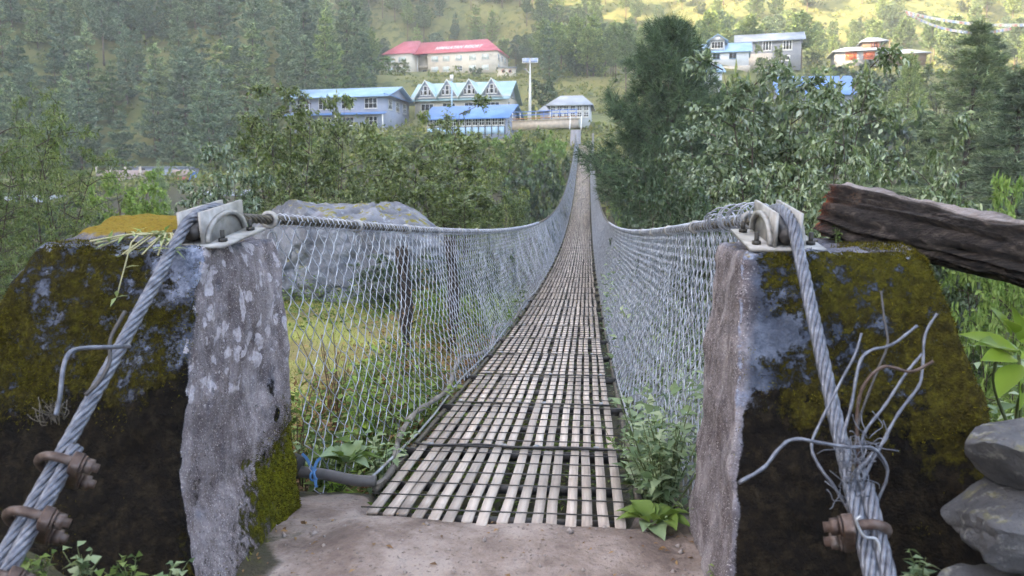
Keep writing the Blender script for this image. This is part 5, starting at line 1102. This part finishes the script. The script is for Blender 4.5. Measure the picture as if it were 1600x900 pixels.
# terrace wall and blue railing at the far bridge end
p0 = at(800, 189, 100); p1 = at(902, 190, 97); M_BLUE = plain('blue_paint', '#4f7fc4', .5); M_WOOD = plain('orange_wood', '#a3754a', .7)
e = empty('terrace_wall', p0-np.array([0, 0, 1.1]), math.atan2(p1[1]-p0[1], p1[0]-p0[0]), 'low grey terrace wall at the far end of the bridge', 'wall'); Lw = float(np.hypot(*(p1-p0)[:2])); MB().box((0, 0, 0), (Lw, .5, 1.0)).obj('wall_body', M_WP, e); MB().box((-.1, -.1, 1.0), (Lw+.1, .6, 1.1)).obj('coping', M_WP, e)
e = empty('railing', p0+np.array([0, .3, .06]), math.atan2(p1[1]-p0[1], p1[0]-p0[0]), 'blue metal railing on the terrace wall above the far bridge end', 'railing')
for i in range(9): MB().box((i*Lw/8.2, 0, 0), (i*Lw/8.2+.07, .07, 1.0)).obj('post', M_BLUE if i > 3 else M_TRIM, e)
for z, m_ in ((.95, M_BLUE), (.55, M_BLUE), (.15, M_WOOD)): MB().box((0, -.04, z), (Lw, -.004, z+.09)).obj('rail', m_, e)
e = empty('stairs', at(899, 196, 93)-np.array([0, 0, 2.0]), 0, 'short stairs climbing from the bridge to the village terrace', 'stairs')
for i in range(9): MB().box((-.6, i*.42, -.5), (.6, i*.42+.42, .2*(i+1))).obj('step', M_WS, e)
for s_ in (-1, 1): MB().tubes([[s_*.65, 0, 1.6], [s_*.65, 3.6, 3.4]], .06, 6).obj('handrail', M_TRIM, e)
# white rocks on the slope
for px, py, y, r, lab in ((910, 107, 160, 1.1, 'big whitish boulder on the green terraced slope'), (1215, 112, 150, .8, 'white rock below the stone house'), (868, 102, 190, .8, 'flat pale rock above the big whitish boulder')):
    p = at(px, py, y)
    for yy in np.arange(110, 260, 1.0):                    # where the sight line meets the slope
        q = at(px, py+4, yy)
        if gzs(q[0], yy) >= q[2]: p = q; break
    g = gzs(p[0], p[1]); rock('pale_boulder', (p[0]-r, p[1]-r, g-.4), (p[0]+r, p[1]+r, g+r*1.3), int(px), .35, M_ROCKW if 'M_ROCKW' in globals() else globals().setdefault('M_ROCKW', rockmat('pale_rock', ['#9a9a98', '#b4b4b2', '#c8c8c6', '#bdb7b0', '#d2d2d0'], .1)), lab, 'boulder', 20)
# prayer flag lines
M_FLAG = leafmat('flag_cloth', ['#e8e8ee', '#8fa6d8', '#e3dede', '#c58a8a', '#a8c0e0', '#dcd6a8'], .8, .3)
for k, (a_, b_, sg, lab) in enumerate(((at(1412, 16, 120), at(1640, 34, 112), 10, 'upper line of small prayer flags strung between the pines'), (at(1415, 18, 121), at(1580, 42, 115), 16, 'lower line of small prayer flags dropping away from the upper one'))):
    u = np.linspace(0, 1, 60)[:, None]; q = a_+(b_-a_)*u-np.array([0, 0, 1.])*(4*u*(1-u))*sg*.09; e = empty('prayer_flags', a_, 0, lab, 'prayer flags'); MB().tubes(q-a_, .03, 4).obj('cord', M_TRIM, e)
    mb = MB(); dv = norm(b_-a_)
    for p in q[1:-1]: mb.add(np.array([p, p+dv*.28, p+dv*.26+[0, .05, -.33], p+[0, .04, -.31]])-a_, [[0, 1, 2, 3]])
    mb.obj('flag_cloth', M_FLAG, e)
# retaining wall and parked truck on the flat below the forest
p0 = at(150, 298, 108); p1 = at(236, 290, 108); e = empty('retaining_wall', (p0[0], 108, gzs((p0[0]+p1[0])/2, 108)-1), 0, 'pinkish concrete retaining wall below the forest', 'wall'); zt = at(190, 266, 108)[2]-e.location[2]
M_PINK = plain('pink_concrete', '#a8948d', .9, 0, .15, .8); MB().box((0, 0, 0), (p1[0]-p0[0], .6, zt)).obj('wall_body', M_PINK, e)
for i in range(4): MB().box((i*2.2, -.12, 0), (i*2.2+.35, -.004, zt+.5)).obj('pillar', M_WP, e)
p0 = at(208, 296, 112); e = empty('grey_shed', (p0[0], 112, gzs(p0[0], 112)-.5), 0, 'plain grey blue shed beside the small solitary fir', 'shed'); zt = at(208, 262, 112)[2]-e.location[2]; MB().box((0, 0, 0), (8.2, 4, zt)).obj('wall', M_WG, e); MB().box((-.2, -.2, zt), (8.4, 4.2, zt+.15)).obj('roof', M_RG, e); MB().box((1, -.06, .5), (2, -.003, 2.3)).obj('door', M_BK, e)
p0 = at(270, 288, 100); e = empty('truck', (p0[0], 100, gzs(p0[0], 100)), .1, 'colourful truck with pale canvas cover parked behind the small fir', 'truck'); e.scale = (.62, .62, .62)
MB().box((0, 0, .9), (3.4, 2, 3.0)).obj('cargo_box', M_PINK, e); MB().prism([(3.45, 0, .6), (4.9, 0, .6), (4.9, 0, 1.6), (4.5, 0, 2.5), (3.45, 0, 2.6)], (0, 2, 0)).obj('cab', M_BLUE, e); MB().box((0, -.05, .95), (3.3, -.004, 1.5)).obj('side_board', plain('red_white_paint', '#b5685c', .6, 0, .4, 3), e)
for x in (.8, 2.5, 4.1):
    for y in (.0, 1.75): th = np.linspace(0, 1, 2); wh = MB().tubes([[x, y-.02, .45], [x, y+.25, .45]], .45, 14).obj('wheel', M_BK, e); MB().tubes([[x, y-.04, .45], [x, y-.022, .45]], .22, 10).obj('rim', M_WS, wh)
for px, y, wdt, lab in ((345, 70, 3.6, 'pale blue tin roofed stall behind the bluish tree'), (25, 60, 4.2, 'whitish tin roofed stall behind the fine leaved tree')):
    p = at(px, 306 if px > 100 else 316, y); e = empty('market_stall', (p[0]-wdt/2, y, gzs(p[0], y)-.2), 0, lab, 'stall'); zt = p[2]-e.location[2]
    for x in (.1, wdt-.1):
        for yy in (.1, 2.4): MB().box((x-.07, yy-.07, 0), (x+.07, yy+.07, zt)).obj('post', M_BR, e)
    MB().prism([(-.3, -.3, zt), (-.3, 2.8, zt+.5), (-.3, 2.8, zt+.58), (-.3, -.3, zt+.08)], (wdt+.6, 0, 0)).obj('roof', M_RG, e)
# wooden posts on the meadow
for px, py, y, h, lab in ((632, 560, 9.0, 1.5, 'thick dark leaning post behind the netting'), (706, 545, 10.5, 1.6, 'second dark post further along behind the netting')):
    x = at(px, py, y)[0]; q = spline([(x, y, gzs(x, y)-.2), (x+.03, y, gzs(x, y)+h*.5), (x-.02, y+.03, gzs(x, y)+h)], 10); o = q[0].copy(); tag(MB().tubes(q-o, .075+.012*np.sin(np.arange(10)*1.7), 9).obj('fence_post', M_TIMBER, smooth=True, loc=o), lab, 'post')

# ------------------------------------------------------------------ haze
t = NT('air'); t.t.nodes.remove(t.b); pv = t.t.nodes.new('ShaderNodeVolumePrincipled'); pv.inputs['Color'].default_value = (1.0, .99, .97, 1); pv.inputs['Density'].default_value = HAZE; pv.inputs['Anisotropy'].default_value = .2
t.t.links.new(pv.outputs[0], t.out.inputs['Volume'])
zlo = float(GZ.min())-1.2; zhi = float(GZ.max())+22
if HAZE > 0: tag(MB().box((-330, -215, min(zlo, -8.5)), (330, 490, zhi)).obj('haze', t.mat), 'thin pale haze filling the valley', 'haze', kind='stuff')
